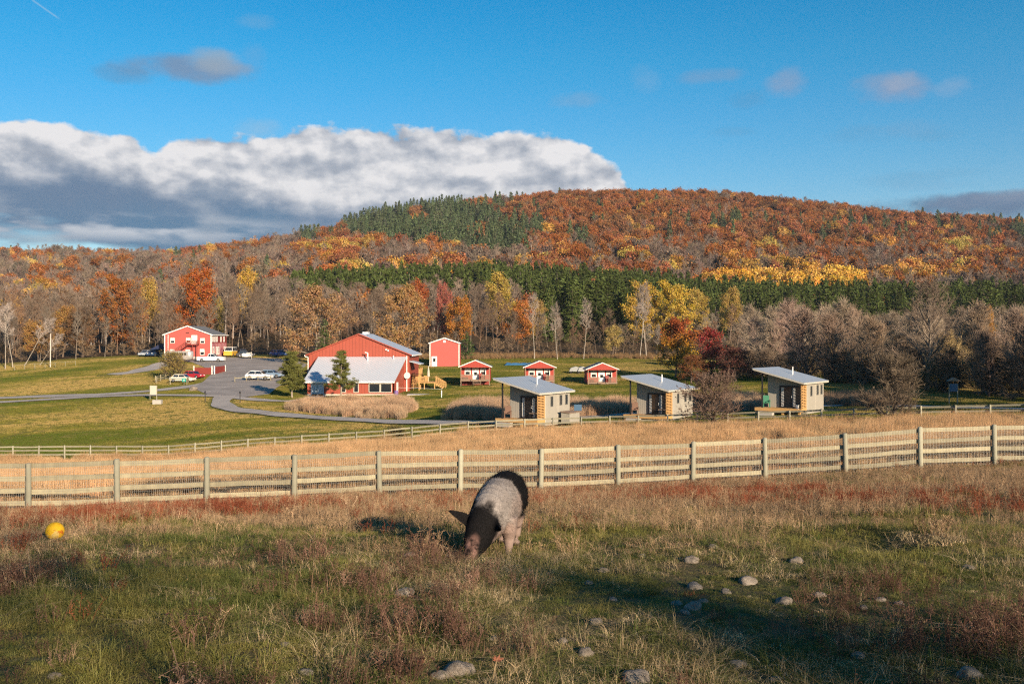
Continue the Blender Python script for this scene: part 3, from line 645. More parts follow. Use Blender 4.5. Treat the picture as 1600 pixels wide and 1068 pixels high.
# big bare trees and thickets to the right
BIG = bare_meshes(51, 13, 5.2, .12, 30, 10, 9, .013, .26, 1.0, 0, .75)
x, y, z = D_(1448, 128); plant('bare_tree', BIG, (x, y, z), 13.2 / 13, .7, 'tallest leafless tree, wide fan of pale limbs, right of the third tiny house', group='leafless trees along the wood edge', col=(.19, .14, .105), bark=(.20, .16, .125))
THK = [bare_meshes(52, 8, 3.4, .03, 30, 9, 9, .013, .10, 1.1, 0, .95), bare_meshes(53, 7, 3.1, .02, 30, 9, 9, .013, .09, 1.0, 400, .9)]
for i, (px, d, h, sx_, c, lab) in enumerate([(1215, 168, 8.5, 1.1, (.20, .14, .13), 'mauve-brown thicket tree just left of the third tiny house roof'), (1262, 150, 9.5, 1.15, (.18, .13, .12), 'dense mauve-brown thicket tree above the third tiny house'), (1305, 146, 9, 1.1, (.16, .115, .10), 'dense dark thicket tree right behind the third tiny house'),
        (1352, 140, 8.2, 1.1, (.17, .125, .10), 'brown thicket tree left of the tallest leafless tree'), (1395, 133, 6.5, 1.1, (.17, .13, .10), 'low brown thicket tree at the foot of the tallest leafless tree'), (1490, 130, 6.5, 1.0, (.24, .18, .10), 'olive-tinged thicket tree right of the tallest leafless tree'),
        (1545, 114, 6.8, 1.1, (.13, .095, .085), 'dark thicket tree behind the blue notice board'), (1610, 108, 8.2, 1.1, (.12, .09, .08), 'dark tall thicket tree at the right edge'), (1680, 104, 9, 1.2, (.12, .09, .08), 'dark thicket tree half outside the right edge'), (1180, 190, 8.5, 1.0, (.20, .15, .14), 'pale thicket tree behind the dark red maple'),
        (1330, 175, 10, 1.1, (.20, .15, .13), 'far thicket tree between two nearer thickets'), (1530, 160, 10, 1.1, (.17, .13, .11), 'tall far thicket tree behind the amber tree'), (1240, 185, 11.5, 1.1, (.22, .16, .15), 'tall mauve thicket tree rising over the third tiny house'), (1580, 150, 9, 1.2, (.15, .11, .10), 'brown thicket tree below the pale amber tree')]):
    x, y, z = D_(px, d); plant('thicket_tree', THK[i % 2], (x, y, z - .2), h / (8 if i % 2 == 0 else 7), i * 1.3, lab, 'tree', 'thicket trees right of the tiny houses', tuple(np.array(c) * np.array((1.5, 1.45, 1.22))), tuple(np.array(c) * .85), sx_)
for k in range(26):
    px = 1165 + 480 * (k + rng.uniform(0, 1)) / 26; d = rng.uniform(165, 235); c = np.array((.28, .22, .16)) * rng.uniform(.75, 1.25); x, y, z = D_(px, d)
    plant('thicket_tree', THK[k % 2], (x, y, z - .2), rng.uniform(1.0, 1.45), rng.uniform(0, 6), 'grey-brown leafless thicket tree, one of many ' + ('behind the third tiny house' if px < 1340 else 'behind the tallest leafless tree' if px < 1490 else 'behind the blue notice board'), 'tree', 'thicket trees right of the tiny houses', tuple(c), tuple(c * .85), rng.uniform(.9, 1.3))
for k in range(44):
    px = 1135 + 520 * (k + rng.uniform(0, 1)) / 44; d = float(np.interp(px, [1135, 1300, 1420, 1650], [176, 150, 132, 112])) + rng.uniform(-5, 12); c = np.array((.17, .125, .09) if k % 3 else (.19, .14, .065)) * rng.uniform(.75, 1.2); x, y, z = D_(px, d)
    plant('brush_shrub', THK[k % 2], (x, y, z - .7), rng.uniform(.45, .78), rng.uniform(0, 6), 'low tangled brush at the foot of the thicket ' + ('left of the third tiny house' if px < 1185 else 'behind the third tiny house' if px < 1300 else 'left of the tallest leafless tree' if px < 1430 else 'right of the tallest leafless tree'), 'shrub', 'brush at the foot of the thicket', tuple(c), tuple(c * .85), rng.uniform(1.3, 1.9))
# bushes standing in the dry grass before the tiny houses
BU = [bare_meshes(61, 3.6, 2.55, .03, 30, 10, 10, .0085, .05, .55, 900, .45), bare_meshes(62, 4.4, 2.3, .02, 34, 10, 11, .0085, .055, .55, 250, .55)]
bx = D_(1115, 79); plant('bush', BU[0], (bx[0], bx[1], bx[2] - .1), 1.0, .3, 'spreading dark leafless bush with a few red leaves beside the middle tiny house', 'bush', None, (.15, .10, .075), (.10, .08, .065), 1.05).children[1]['col'] = (.16, .09, .06)
bx = D_(1395, 70); plant('bush', BU[1], (bx[0], bx[1], bx[2] - .1), 1.0, 2.3, 'upright dark leafless bush growing up against the far fence', 'bush', None, (.13, .10, .07), (.10, .08, .065), 1.0)
LB = leafy_meshes(63, 4, 2.7, .04, 5200, .16, .06, 26, .5, clump=.28)
x, y, z = G(272, 592); plant('bush', LB, (x, y, z - .1), 1.0, .3, 'olive gold bush beside the parked cream car', 'bush', None, (.27, .20, .06), (.1, .08, .06), 1.05)
x, y, z = G(620, 690); plant('bush', LB, (x, y, z - .1), .30, .3, 'small round greenish bush by the far fence', 'bush', None, (.17, .14, .045), (.1, .08, .06), 1.3)
x, y, z = D_(730, 236); plant('spruce_tree', spruce_meshes(64, 6, 2.6, 18, 9, 5, .4, .02, .1), (x, y, z), 1, 0, 'small green evergreen right of the tall red shed', 'tree', None, (.06, .10, .025))
x, y, z = D_(507, 214); plant('spruce_tree', spruce_meshes(65, 10, 2.0, 20, 8, 5, .4, .3, .1), (x, y, z), 1.0, 0, 'small evergreen half hidden in the tan tree behind the barn', 'tree', None, (.07, .10, .03))

# the two pines by the barn
def pine_meshes(seed, Ht, R, base, sparse, n=46):
    rng = np.random.RandomState(seed); t = Buf(); t.bar((0, 0, 0), (0, 0, Ht * .45), .14, .10, 8); t.bar((0, 0, Ht * .45), (.05, 0, Ht * .98), .10, .02, 7)
    c = Buf(); P_, v_ = [], []
    lv = 9
    for l in range(lv):
        u = (l + .3) / lv; z = Ht * (base + (1 - base) * u)
        for j in range(7 if not sparse else 5):
            az = rng.uniform(0, 6.283) ; L = R * (1 - u * .86) * rng.uniform(.55, 1.1) * (math.sin(min(1, u * 2.4 + .55) * 1.57)); d = np.array([math.cos(az), math.sin(az), .12])
            o = np.array([0, 0, z]); e = o + d * L + np.array([0, 0, .1 + .2 * u]); mid_ = (o + e) / 2 - np.array([0, 0, .08 * L]); sticks(t, [o, mid_], [mid_, e], [.04, .025], [.025, .012], 4)
            for q in range(int(4 + L * (4 if not sparse else 3.4))):
                w = rng.uniform(.35, 1.02); cpt = (mid_ + (e - mid_) * (w * 2 - 1) if w > .5 else o + (mid_ - o) * w * 2) + rng.normal(0, .16, 3) * np.array([1, 1, .55]); tone_ = rng.uniform(.1, .9)
                k = n; P_ += list(cpt + rng.normal(0, .15, (k, 3)) * np.array([1, 1, .7])); v_ += list(np.clip(tone_ + rng.normal(0, .14, k), 0, 1))
    cards(c, np.array(P_), .22, rng, np.array(v_), aspect=.28, up=.5)
    return mesh_np('trunk', t, BARK, True), mesh_np('crown', c, NEEDLE)
x, y, z = G(456, 621); plant('pine_tree', pine_meshes(71, 6.9, 3.1, .2, False, 60), (x, y, z), 1, 0, 'full bushy pine left of the barn by the car park', 'tree', 'pines before the barn', (.13, .135, .035), (.30, .25, .20))
x, y, z = G(533, 624); plant('pine_tree', pine_meshes(72, 7.2, 2.75, .22, True, 60), (x, y, z), 1, 0, 'open layered pine in front of the white lean-to roof', 'tree', 'pines before the barn', (.13, .135, .035), (.30, .25, .20))

# conifer belt: individual spruces where they show largest, the deep belt is stuff
BELT = [(455, 385, 470), (560, 380, 640), (700, 385, 700), (780, 400, 520)]
ns = 0
SPZ = lambda px: ('in the dark belt above the barn' if px < 680 else 'in the dark belt above the small red cabins' if px < 830 else 'in the tall group behind the third small red cabin' if px < 1000 else 'in the dark belt behind the yellow clump' if px < 1160 else 'in the dark belt above the third tiny house' if px < 1360 else 'in the dark belt at the right side')
def spruce(px, d, h):
    global ns
    x, y, z = D_(px, d); ns += 1
    plant('spruce_tree', SP[ns % 3], (x, y, z - .2), h / 17, rng.uniform(0, 6.28), 'dark green spruce ' + SPZ(px), 'tree', 'spruces in the dark belt', tuple(np.array((.074, .100, .026)) * rng.uniform(.55, 1.5)), (.12, .10, .08), rng.uniform(1.0, 1.8))
for k in range(22): spruce(842 + 168 * (k + rng.uniform(-.3, .3)) / 22, 318 + rng.uniform(-10, 14) , rng.uniform(16, 21))
for d, a, b_, cnt, lo, hi in ((372, 470, 1640, 70, 12, 16), (386, 462, 1640, 66, 14, 17), (402, 456, 1640, 62, 14, 18)):
    for k in range(cnt):
        px = a + (b_ - a) * (k + rng.uniform(-.1, 1.1)) / cnt; spruce(px, d + rng.uniform(-6, 6), rng.uniform(lo * .68, hi * 1.05) * (.82 if px < 640 else 1))
for k in range(40): px = 1040 + 600 * (k + rng.uniform(0, 1)) / 40; spruce(px, 345 + rng.uniform(-22, 16), rng.uniform(11, 19))

# ------------------------------------------------------------------ far woods (one mass, uncountable)
def far_leafy(seed, n=1050, leaf=.62, R=4.2, Ht=11):
    rng = np.random.RandomState(seed); t = Buf(); t.bar((0, 0, 0), (0, 0, Ht * .7), .18, .08, 5)
    k = 34; cen = unit(k, rng) * rng.uniform(.45, 1, (k, 1)) ** .5; cen[:, 2] = np.abs(cen[:, 2]) * 1.0 - .25; cen = cen * np.array([R * .85, R * .85, Ht * .42]) + np.array([0, 0, Ht * .62])
    s = rng.randint(0, k, n); tone_ = rng.uniform(.15, .85, k); c = Buf(); cards(c, cen[s] + rng.normal(0, .62, (n, 3)), leaf, rng, np.clip(tone_[s] + rng.normal(0, .15, n), 0, 1), aspect=.8, up=.15)
    sticks(t, np.repeat([[0, 0, Ht * .35]], k, 0), cen, .06, .02, 3)
    return merged('far_tree', [(t, BARK), (c, LEAF)])
def far_bare(seed, Ht=11, R=2.8):
    rng = np.random.RandomState(seed); a, f, tips = tree_graph(rng, Ht, R, .3, 11, 5, 5, .13, 1.0, .8)
    t = Buf(); sticks(t, a[0], a[1], a[2] + .01, a[3] + .01, 3); c = Buf(); sticks(c, f[0], f[1], .04, .025, 3, rng.uniform(0, 1, len(f[0])))
    return merged('far_tree', [(t, BARK), (c, BARKC)])
def far_conifer(seed, Ht=13.5, R=3.4):
    rng = np.random.RandomState(seed); t = Buf(); t.bar((0, 0, 0), (0, 0, Ht), .16, .03, 4); n = 420
    u = rng.uniform(0, 1, n) ** 1.3; az = rng.uniform(0, 6.28, n); lay = .72 + .28 * np.sin(u * 55); r = R * (1 - u) ** .6 * rng.uniform(.35, 1, n) ** .5 * lay + .1
    c = Buf(); cards(c, np.stack([r * np.cos(az), r * np.sin(az), Ht * (.08 + .92 * u) - r * .2], 1), 1.0, rng, np.clip(.5 + .3 * np.sin(az * 3 + u * 20) + rng.normal(0, .15, n), 0, 1), aspect=.55, up=.7)
    return merged('far_tree', [(t, BARK), (c, NEEDLE)])
FP = [far_leafy(81), far_leafy(82, 900, .6, 3.4), far_leafy(83, 1250, .62, 4.8, 10), far_bare(84), far_bare(85, 12, 2.4), far_conifer(86), far_conifer(87, 14.5, 3.0)]
def band(d0, d1, sp, pxlo=-160, pxhi=1760):
    pts = []; d = d0
    while d < d1:
        x0, x1 = (pxlo - 800) / F * d, (pxhi - 800) / F * d; n = int((x1 - x0) / sp)
        xs = x0 + (np.arange(n) + rng.uniform(0, 1, n)) * sp; ys = d + rng.uniform(-.5, .5, n) * sp; pts.append(np.column_stack([xs, ys])); d += sp * .9
    p = np.vstack(pts); return p
def species(px, py, d):
    """kind, colour for a far tree seen at px,py (its crown)"""
    n = len(px); kind = np.zeros(n, int); col = np.zeros((n, 3)); r = rng.uniform(0, 1, n); cl = fbm(px, py * 2.4, 60, 3); r2 = np.clip(r * .55 + (cl - .5) * 2.2 + .22, 0, 1)
    pal = {'o': (.30, .112, .030), 'r': (.31, .120, .052), 'b': (.235, .115, .048), 'g': (.48, .27, .06), 'y': (.46, .34, .08), 'm': (.175, .13, .10), 'c': (.085, .115, .055)}
    key = np.where(r < .40, 'o', np.where(r < .60, 'b', np.where(r < .72, 'r', np.where(r < .86, 'm', np.where(r < .91, 'g', 'c')))))
    hill = (py < 400) & (px > 470); key = np.where(hill & (key == 'g') & (rng.uniform(0, 1, n) < .5), 'o', key)
    key = np.where(hill & (cl > .66) & (r < .5), 'm', key); key = np.where(hill & (key == 'm') & (rng.uniform(0, 1, n) < .6), 'b', key); key = np.where(hill & (cl < .33) & (r < .75), 'c', key)
    ev = (px > 540) & (px < 850) & (py < 396 - (px - 540) * .0) & (py > 0) & (py < 372 + (px - 540) * .10) & (py > 350 - (px - 540) * .23 - 14)
    ev &= ~((px > 700) & (py < 345) & (px - 700 > (py - 316) * 4)); ev &= ~((px > 640) & (px < 850) & (fbm(px + 9, py * 2, 40, 2) > .64))
    key = np.where(ev & (r < .95), 'c', key)
    crest = (px > 850) & (py < 345) & (key == 'c') & (rng.uniform(0, 1, n) < .9); key = np.where(crest, 'o', key)
    low = (py >= 382) & (px > 470) & ~ev
    key = np.where(low, np.where(r2 < .36, 'm', np.where(r2 < .66, 'o', np.where(r2 < .79, 'g', np.where(r2 < .88, 'y', 'r')))), key)
    left = (px <= 470); key = np.where(left, np.where(r2 < .42, 'm', np.where(r2 < .68, 'o', np.where(r2 < .80, 'g', np.where(r2 < .90, 'y', np.where(r2 < .94, 'c', 'r'))))), key)
    key = np.where(left & (py > 408) & (r < .66), 'm', key)
    gb = (px > 1120) & (px < 1356) & (py > 432) & (py < 466); key = np.where(gb & (r < .93), 'y', key)
    gb2 = (px > 1365) & (px < 1530) & (py > 420) & (py < 446); key = np.where(gb2 & (r < .4), 'g', key)
    dk = (py > 405) & (px > 560) & ~gb & ~gb2 & (r < .45) & low; key = np.where(dk, 'm', key)
    for k_, c_ in pal.items(): col[key == k_] = c_
    col[gb & (key == 'y')] = (.60, .36, .060)
    col *= rng.uniform(.72, 1.28, (n, 1)) * rng.uniform(.93, 1.07, (n, 3))
    kind = np.where(key == 'c', 5 + rng.randint(0, 2, n), np.where(key == 'm', 3 + rng.randint(0, 2, n), rng.randint(0, 3, n)))
    mm = (key == 'm') & (rng.uniform(0, 1, n) < .3); kind = np.where(mm, rng.randint(0, 3, n), kind)
    return kind, col
def woods(name, d0, d1, sp, label, hs=(.8, 1.25), force=None):
    p = band(d0, d1, sp); z = height(p[:, 0], p[:, 1]); px = px_of(p[:, 0], p[:, 1]); py = HY - F * (z + 8) / p[:, 1]
    k, c = species(px, py, p[:, 1]); s = rng.uniform(*hs, len(p))
    if force is not None: k, c, s, keep = force(px, py, p[:, 1], k, c, s); p, z, k, c, s = p[keep], z[keep], k[keep], c[keep], s[keep]
    s = np.where(k >= 5, s * .95, s)
    scatter(name, FP, np.column_stack([p, z - .3]), k, s, rng.uniform(0, 6.28, len(p)), c, label, bark=np.where((rng.uniform(0, 1, len(p)) < .4)[:, None], (.30, .26, .23), (.13, .10, .085)))
def f_mid(px, py, d, k, c, s):
    # between the wood edge and the spruce belt: nearly all leafless
    r = rng.uniform(0, 1, len(px)); bare = r < .90
    k = np.where(bare, 3 + (r * 50).astype(int) % 2, k); c = np.where(bare[:, None], np.array((.165, .125, .095)) * rng.uniform(.75, 1.3, (len(px), 1)), c)
    col_ok = (px < 470) & (r > .84); 
    keep = ~((px > 835) & (px < 1010) & (d > 312)); return k, c, s * np.where(px < 470, 1.35, np.where(px > 820, .6, 1.05)), keep
woods('mid_woods', 326, 366, 4.6, 'leafless woods between the field and the spruce belt', (.85, 1.25), f_mid)
def f_belt(px, py, d, k, c, s):
    con = (px > 456) & (d < 470); r = rng.uniform(0, 1, len(px)); con &= r < .95
    k = np.where(con, 5 + (r * 100).astype(int) % 2, k); c = np.where(con[:, None], np.array((.072, .097, .026)) * rng.uniform(.7, 1.35, (len(px), 1)), c)
    lf = (px <= 456) & (r < .7); k = np.where(lf, 3 + (r * 50).astype(int) % 2, k); c = np.where(lf[:, None], np.array((.165, .125, .095)) * rng.uniform(.8, 1.3, (len(px), 1)), c)
    return k, c, s, d > 0
woods('spruce_belt_woods', 372, 480, 5.2, 'dark spruce belt and leafless woods behind it', (.9, 1.2), f_belt)
woods('hillside_forest', 482, 1180, 8.2, 'autumn forest covering the long hill', (.7, 1.65))
# ------------------------------------------------------------------ building materials
RED_S = paint('red_siding', (.44, .095, .080), .08, .6, .5, boards=.20, axis='z')
RED_B = paint('red_board_siding', (.31, .066, .040), .16, .65, .8, streak=.12, boards=.55)
RED_C = paint('cabin_red_boards', (.35, .05, .034), .14, .65, .9, boards=.25)
RED_D = paint('dark_red_paint', (.21, .032, .024), .12, .6)
WHITE = paint('white_trim', (.78, .76, .72), .06, .5); OFFW = paint('off_white_render', (.48, .44, .37), .08, .8)
ROOFW = paint('white_metal_roof', (.56, .60, .65), .10, .38, .8, boards=.6, metal=.15, spec=.5)
ROOFG = paint('grey_metal_roof', (.47, .49, .50), .10, .40, .8, boards=.42, metal=.25, spec=.5)
SHING = paint('grey_shingles', (.16, .165, .17), .18, .9, 2.5)
PALEW = paint('pale_wood_siding', (.33, .305, .26), .12, .8, 1.0, streak=.12, boards=.20)
CEDAR = paint('cedar_slats', (.52, .30, .12), .15, .7, 2.0); DECK = paint('new_deck_lumber', (.50, .29, .11), .14, .7, 2.0)
WEATH = paint('weathered_deck_wood', (.25, .175, .125), .16, .8, 2.0)
FENCE = paint('weathered_fence_wood', (.29, .255, .165), .42, .85, 2.2, streak=.40); FENCE_F = paint('old_grey_fence_wood', (.27, .25, .175), .3, .85, 2.2, streak=.3); FENCE_P = paint('grey_green_fence_posts', (.30, .285, .21), .32, .85, 3.0, streak=.35)
STEEL = paint('galvanised_wire', (.42, .41, .37), .1, .6, metal=.3); BLACK = paint('black_paint', (.02, .02, .022), .1, .5)
GLASS, g = newmat('window_glass'); fin(g, (.018, .022, .028), .08, spec=.8)
CONC = paint('concrete', (.40, .37, .33), .12, .9, 2); TYRE = paint('tyre_rubber', (.02, .02, .02), .1, .9); RIM = paint('wheel_rim', (.35, .35, .36), .05, .35, metal=.7)
BLIND = paint('white_window_blind', (.60, .60, .58), .03, .8); GREENP = paint('green_plastic', (.03, .16, .09), .05, .5); TEAL = paint('teal_sign_board', (.03, .28, .22), .05, .5); BLUEP = paint('blue_paint', (.03, .16, .40), .1, .5)

def child(name, mat, parent, fn, label=None, **k):
    b = Buf(); fn(b); o = b.build(name, mat, parent, **k)
    if label: o['label'] = label
    return o
def window(parent, x, z, w, h, y=0.0, side='front', fw=.10, name='window', blind=True, mull=True, fm=None):
    """frame with its pane and blind; side front (-y face) or right (+x face)"""
    T = (lambda a, c, d: (a, y - c, d)) if side == 'front' else (lambda a, c, d: (y + c, a, d))
    def bx(b, a0, a1, c0, c1, z0, z1):
        p, q = T(a0, c0, z0), T(a1, c1, z1); b.box(min(p[0], q[0]), max(p[0], q[0]), min(p[1], q[1]), max(p[1], q[1]), z0, z1)
    f = Buf(); bx(f, x - w / 2 - fw, x - w / 2, 0, .06, z - fw, z + h + fw); bx(f, x + w / 2, x + w / 2 + fw, 0, .06, z - fw, z + h + fw); bx(f, x - w / 2, x + w / 2, 0, .058, z - fw, z); bx(f, x - w / 2, x + w / 2, 0, .058, z + h, z + h + fw)
    if mull: bx(f, x - w / 2, x + w / 2, .02, .05, z + h / 2 - .03, z + h / 2 + .03)
    fo = f.build(name, fm or WHITE, parent)
    p = Buf(); bx(p, x - w / 2, x + w / 2, .004, .015, z, z + h); p.build('pane', GLASS, fo)
    if blind: q = Buf(); bx(q, x - w / 2 + .02, x + w / 2 - .02, .016, .019, z + h * .55, z + h - .02); q.build('blind', BLIND, fo)
    return fo
def door(parent, x, z, w=.95, h=2.05, y=0.0, mat=None, glass=None, name='door'):
    o = child(name, mat or WHITE, parent, lambda b: (b.box(x - w / 2, x + w / 2, y - .05, y, z, z + h), b.box(x - w / 2 - .1, x - w / 2 - .002, y - .08, y, z, z + h + .1), b.box(x + w / 2 + .002, x + w / 2 + .1, y - .08, y, z, z + h + .1), b.box(x - w / 2, x + w / 2, y - .08, y, z + h + .002, z + h + .1)))
    if glass: child('pane', GLASS, o, lambda b: b.box(x - w * .28, x + w * .28, y - .06, y - .051, z + h * glass[0], z + h * glass[1]))
    child('handle', BLACK, o, lambda b: b.box(x + w * .36, x + w * .42, y - .1, y - .051, z + .95, z + 1.05))
    return o
def gable_body(b, w, L, he, hr, zb=-.6):
    b.prism([(-w / 2, zb), (w / 2, zb), (w / 2, he), (0, hr), (-w / 2, he)], 0, L)
def gable_roof(b, w, L, he, hr, ov=.35, ovf=.3, t=.16, xs=(-1, 1)):
    sl = (hr - he) / (w / 2)
    for s in xs:
        e = s * (w / 2 + ov); ze = he - sl * ov
        pts = [(0, -ovf, hr + t), (e, -ovf, ze + t), (e, L + ovf, ze + t), (0, L + ovf, hr + t)]
        if s < 0: pts = pts[::-1]
        b.slab(pts, t - .01)
def rake(b, w, he, hr, ov=.35, ovf=.3, t=.24):
    sl = (hr - he) / (w / 2)
    for s in (-1, 1):
        e = s * (w / 2 + ov); ze = he - sl * ov; y0 = -ovf - .05
        b.prism([(0, hr + .17), (0, hr + .17 - t), (e, ze + .17 - t), (e, ze + .17)], y0, y0 + .045)
def railing(b, x0, x1, y, z0, h=.9, post=.1, gap=.16, axis='x'):
    def bx(a0, a1, c0, c1, d0, d1):
        if axis == 'x': b.box(a0, a1, c0, c1, d0, d1)
        else: b.box(c0, c1, a0, a1, d0, d1)
    bx(x0, x1, y - .04, y + .04, z0 + h - .05, z0 + h + .03); bx(x0, x1, y - .025, y + .025, z0 + .1, z0 + .17)
    n = max(1, int((x1 - x0) / gap))
    for k in range(n): a = x0 + (k + .5) * (x1 - x0) / n; bx(a - .035, a + .035, y - .018, y + .018, z0 + .17, z0 + h - .05)

# ---- two-storey red building
x, y, z = D_(293.5, 235); base = P(293, 557.5, 235)[2]
hb = empty('office_building', (x, 235, base), 0, 'two-storey red building with grey shingle roof and outside stair up to a white door', 'building')
w, L, he, hr = 11.1, 12.5, 5.25, 7.25
child('wall', RED_S, hb, lambda b: gable_body(b, w, L, he, hr, -1.2))
child('foundation', CONC, hb, lambda b: b.box(-w / 2 - .04, w / 2 + .04, -.04, L, -1.2, .12))
rf = child('roof', SHING, hb, lambda b: gable_roof(b, w, L, he, hr)); child('rake_board', WHITE, rf, lambda b: rake(b, w, he, hr)); child('gutter', WHITE, rf, lambda b: b.box(w / 2 + .34, w / 2 + .46, -.35, L + .3, he - .17, he + .02))
child('corner_board', WHITE, hb, lambda b: (b.box(-w / 2 - .03, -w / 2 + .2, -.03, .2, 0, he - .05), b.box(w / 2 - .2, w / 2 + .03, -.03, .2, 0, he - .05)))
child('downspout', WHITE, hb, lambda b: b.box(-w / 2 + .85, -w / 2 + .97, -.1, -.01, .1, he + .1))
for wx, wz in ((-3.6, 3.35), (.12, 3.35), (3.45, 3.3), (-3.7, .15 + .3), (.0, .4), (3.4, .55)): window(hb, wx, wz, .85, 1.05 if wz > 2 else 1.25)
door(hb, 1.55, 3.0, 1.15, 2.05, 0)
child('gable_lamp', BLACK, hb, lambda b: (b.box(-.25, .25, -.2, -.01, 5.7, 5.8), b.box(-.3, -.15, -.3, -.2, 5.66, 5.8), b.box(.15, .3, -.3, -.2, 5.66, 5.8)))
st = child('stair', RED_D, hb, lambda b: None or b.box(.2, 2.7, -1.5, -.06, 2.8, 2.95))
child('stair_railing', RED_B, st, lambda b: (railing(b, .2, 2.7, -1.5, 2.95, .95), railing(b, -1.5, -.06, 2.7, 2.95, .95, axis='y')))
child('stair_post', RED_D, st, lambda b: [b.box(a, a + .14, -1.5, -1.36, -.6, 2.8) for a in (1.5, 2.52)])
def flight(b):
    for k in range(15): zz = 2.8 - (k + 1) * .186; xx = .2 - (k + 1) * .27; b.box(xx, xx + .3, -1.5, -.4, zz - .04, zz)
    for yy in (-1.5, -.42): b.prism([(.2, 2.8), (.2, 2.55), (-3.9, -.2), (-3.9, .05)], yy, yy + .06)
child('stair_flight', RED_D, st, flight)
child('flight_railing', RED_B, st, lambda b: (b.prism([(.2, 3.85), (.2, 3.75), (-3.9, .95), (-3.9, 1.05)], -1.5, -1.44), b.prism([(.2, 3.4), (.2, 3.33), (-3.9, .53), (-3.9, .6)], -1.5, -1.44), [b.box(.2 - a - .06, .2 - a, -1.5, -1.44, 2.8 - a * .69, 3.8 - a * .69) for a in (0, .8, 1.6, 2.4, 3.2, 4.0)]))
mm, g = newmat('painted_mural'); tc = g.n('ShaderNodeTexCoord', out=3); no = g.noise(tc, .8, 4, .6); no2 = g.noise(tc, 1.9, 3, .6)
c = g.ramp(no, [(.32, (.24, .08, .12)), (.45, (.40, .13, .14)), (.55, (.48, .20, .19)), (.7, (.42, .24, .30))]); c = g.mix(g.smooth(no2, .58, .68), c, (.50, .36, .36)); fin(g, c, .7)
mu = child('mural', mm, hb, lambda b: b.box(w / 2, w / 2 + .03, .35, L - .3, .1, 3.3))
child('mural_upper', RED_D, hb, lambda b: b.box(w / 2, w / 2 + .025, .35, L - .3, 3.35, he - .1), 'dark red painted band with white uprights')
for yy in (1.0, 2.6, 4.3, 7.6, 10.2): window(hb, yy, 3.75, .55, 1.2, w / 2 + .03, 'right', .20, blind=False, mull=False)
for yy in (1.6, 4.1, 5.6, 10.6): window(hb, yy, .7, .6, 1.5, w / 2 + .03, 'right', .22, blind=False, mull=False)

# ---- barn: gabled hall and its white lean-to front
B0 = P(561, 617, 165); bz = B0[2] + .15; bw = 16.7
hb = empty('barn', (B0[0], 165, bz), 0, 'large red barn with wide gable and long white metal lean-to roof in front', 'barn')
he, hr, L = 6.55, 9.9, 16.5
child('wall', RED_B, hb, lambda b: gable_body(b, bw, L, he, hr))
rf = child('roof', ROOFW, hb, lambda b: gable_roof(b, bw, L, he, hr, .5, .35)); child('rake_board', RED_B, rf, lambda b: rake(b, bw, he, hr, .5, .35, .2))
child('gutter', WHITE, rf, lambda b: (b.box(-bw / 2 - .62, -bw / 2 - .48, -.5, L, he - .25, he - .05), b.box(bw / 2 + .48, bw / 2 + .62, -.5, L, he - .25, he - .05)))
child('downspout', WHITE, hb, lambda b: (b.box(-bw / 2 - .14, -bw / 2 - .02, -.12, 0, 0, he - .3), b.box(-bw / 2 - .55, -bw / 2 - .02, -.12, 0, he - .42, he - .3), b.box(bw / 2 - .5, bw / 2 - .36, -.12, -.01, 0, he - .2)))
child('ridge_vent', ROOFW, rf, lambda b: b.box(-.1, .9, 4.5, 6.5, hr + .05, hr + .45))
child('flood_lamp', WHITE, hb, lambda b: (b.box(4.4, 4.65, -.25, -.01, 7.3, 7.5), b.box(4.75, 4.95, -.25, -.01, 7.1, 7.35)))
lx0, lx1, lx0b, lx1b = -7.75, 6.75, -6.75, 7.9
hb2 = hb; z0, z1 = 2.35, 6.2; yd = -7.4
lw = child('lean_to_wall', RED_B, hb, lambda b: b.prism([(yd + .5, -.5), (0 - .01, -.5), (0 - .01, z1 - .22), (yd + .5, z0 - .02)], lx0 + .6, lx1 - .1, axis=0), 'red board wall under the white lean-to roof')
# splayed right side wall
child('side_wing', RED_B, hb, lambda b: b.add([(lx1 - .1, yd + .5, -.5), (lx1 + .75, -.02, -.5), (lx1 + .75, -.02, z1 - .25), (lx1 - .1, yd + .5, z0 - .03), (lx1 - .3, yd + .5, -.5), (lx1 - .3, -.02, -.5), (lx1 - .3, -.02, z1 - .25), (lx1 - .3, yd + .5, z0 - .03)], [(0, 1, 2, 3), (7, 6, 5, 4), (0, 3, 7, 4), (1, 5, 6, 2), (3, 2, 6, 7), (0, 4, 5, 1)]))
lr = child('lean_to_roof', ROOFW, hb, lambda b: b.slab([(lx0, yd, z0 + .1), (lx1, yd, z0 + .1), (lx1b, -.05, z1), (lx0b, -.05, z1)], .14), 'wide white metal sheet roof sloping to the front')
child('fascia', WHITE, lr, lambda b: (b.box(lx0, lx1, yd - .07, yd - .01, z0 - .16, z0 + .08)))
child('foundation', OFFW, hb, lambda b: b.box(lx0 + .55, lx1 - .05, yd + .45, yd + .7, -.5, .42))
child('vent_pipe', WHITE, hb, lambda b: (b.bar((1.6, -1.2, 5.4), (1.6, -1.2, 6.9), .1, .1, 8), b.bar((1.6, -1.2, 6.85), (1.15, -1.2, 6.95), .08, .08, 8), b.bar((5.8, -.8, 5.6), (5.8, -.8, 6.4), .07, .07, 6)))
yf = yd + .5
for wx, ww in ((-1.35, .65), (.7, .6), (3.6, 1.6), (5.45, 1.6)): window(hb, wx - .1, .75 if ww < 1 else .75, ww, 1.3 if ww < 1 else 1.25, yf, 'front', .12, blind=False, mull=False, fm=OFFW)
SKYW = paint('pale_blue_doors', (.42, .50, .60), .06, .5)
for dx in (-6.15, -5.15): door(hb, dx + .1, .1, .85, 1.98, yf, SKYW, None)
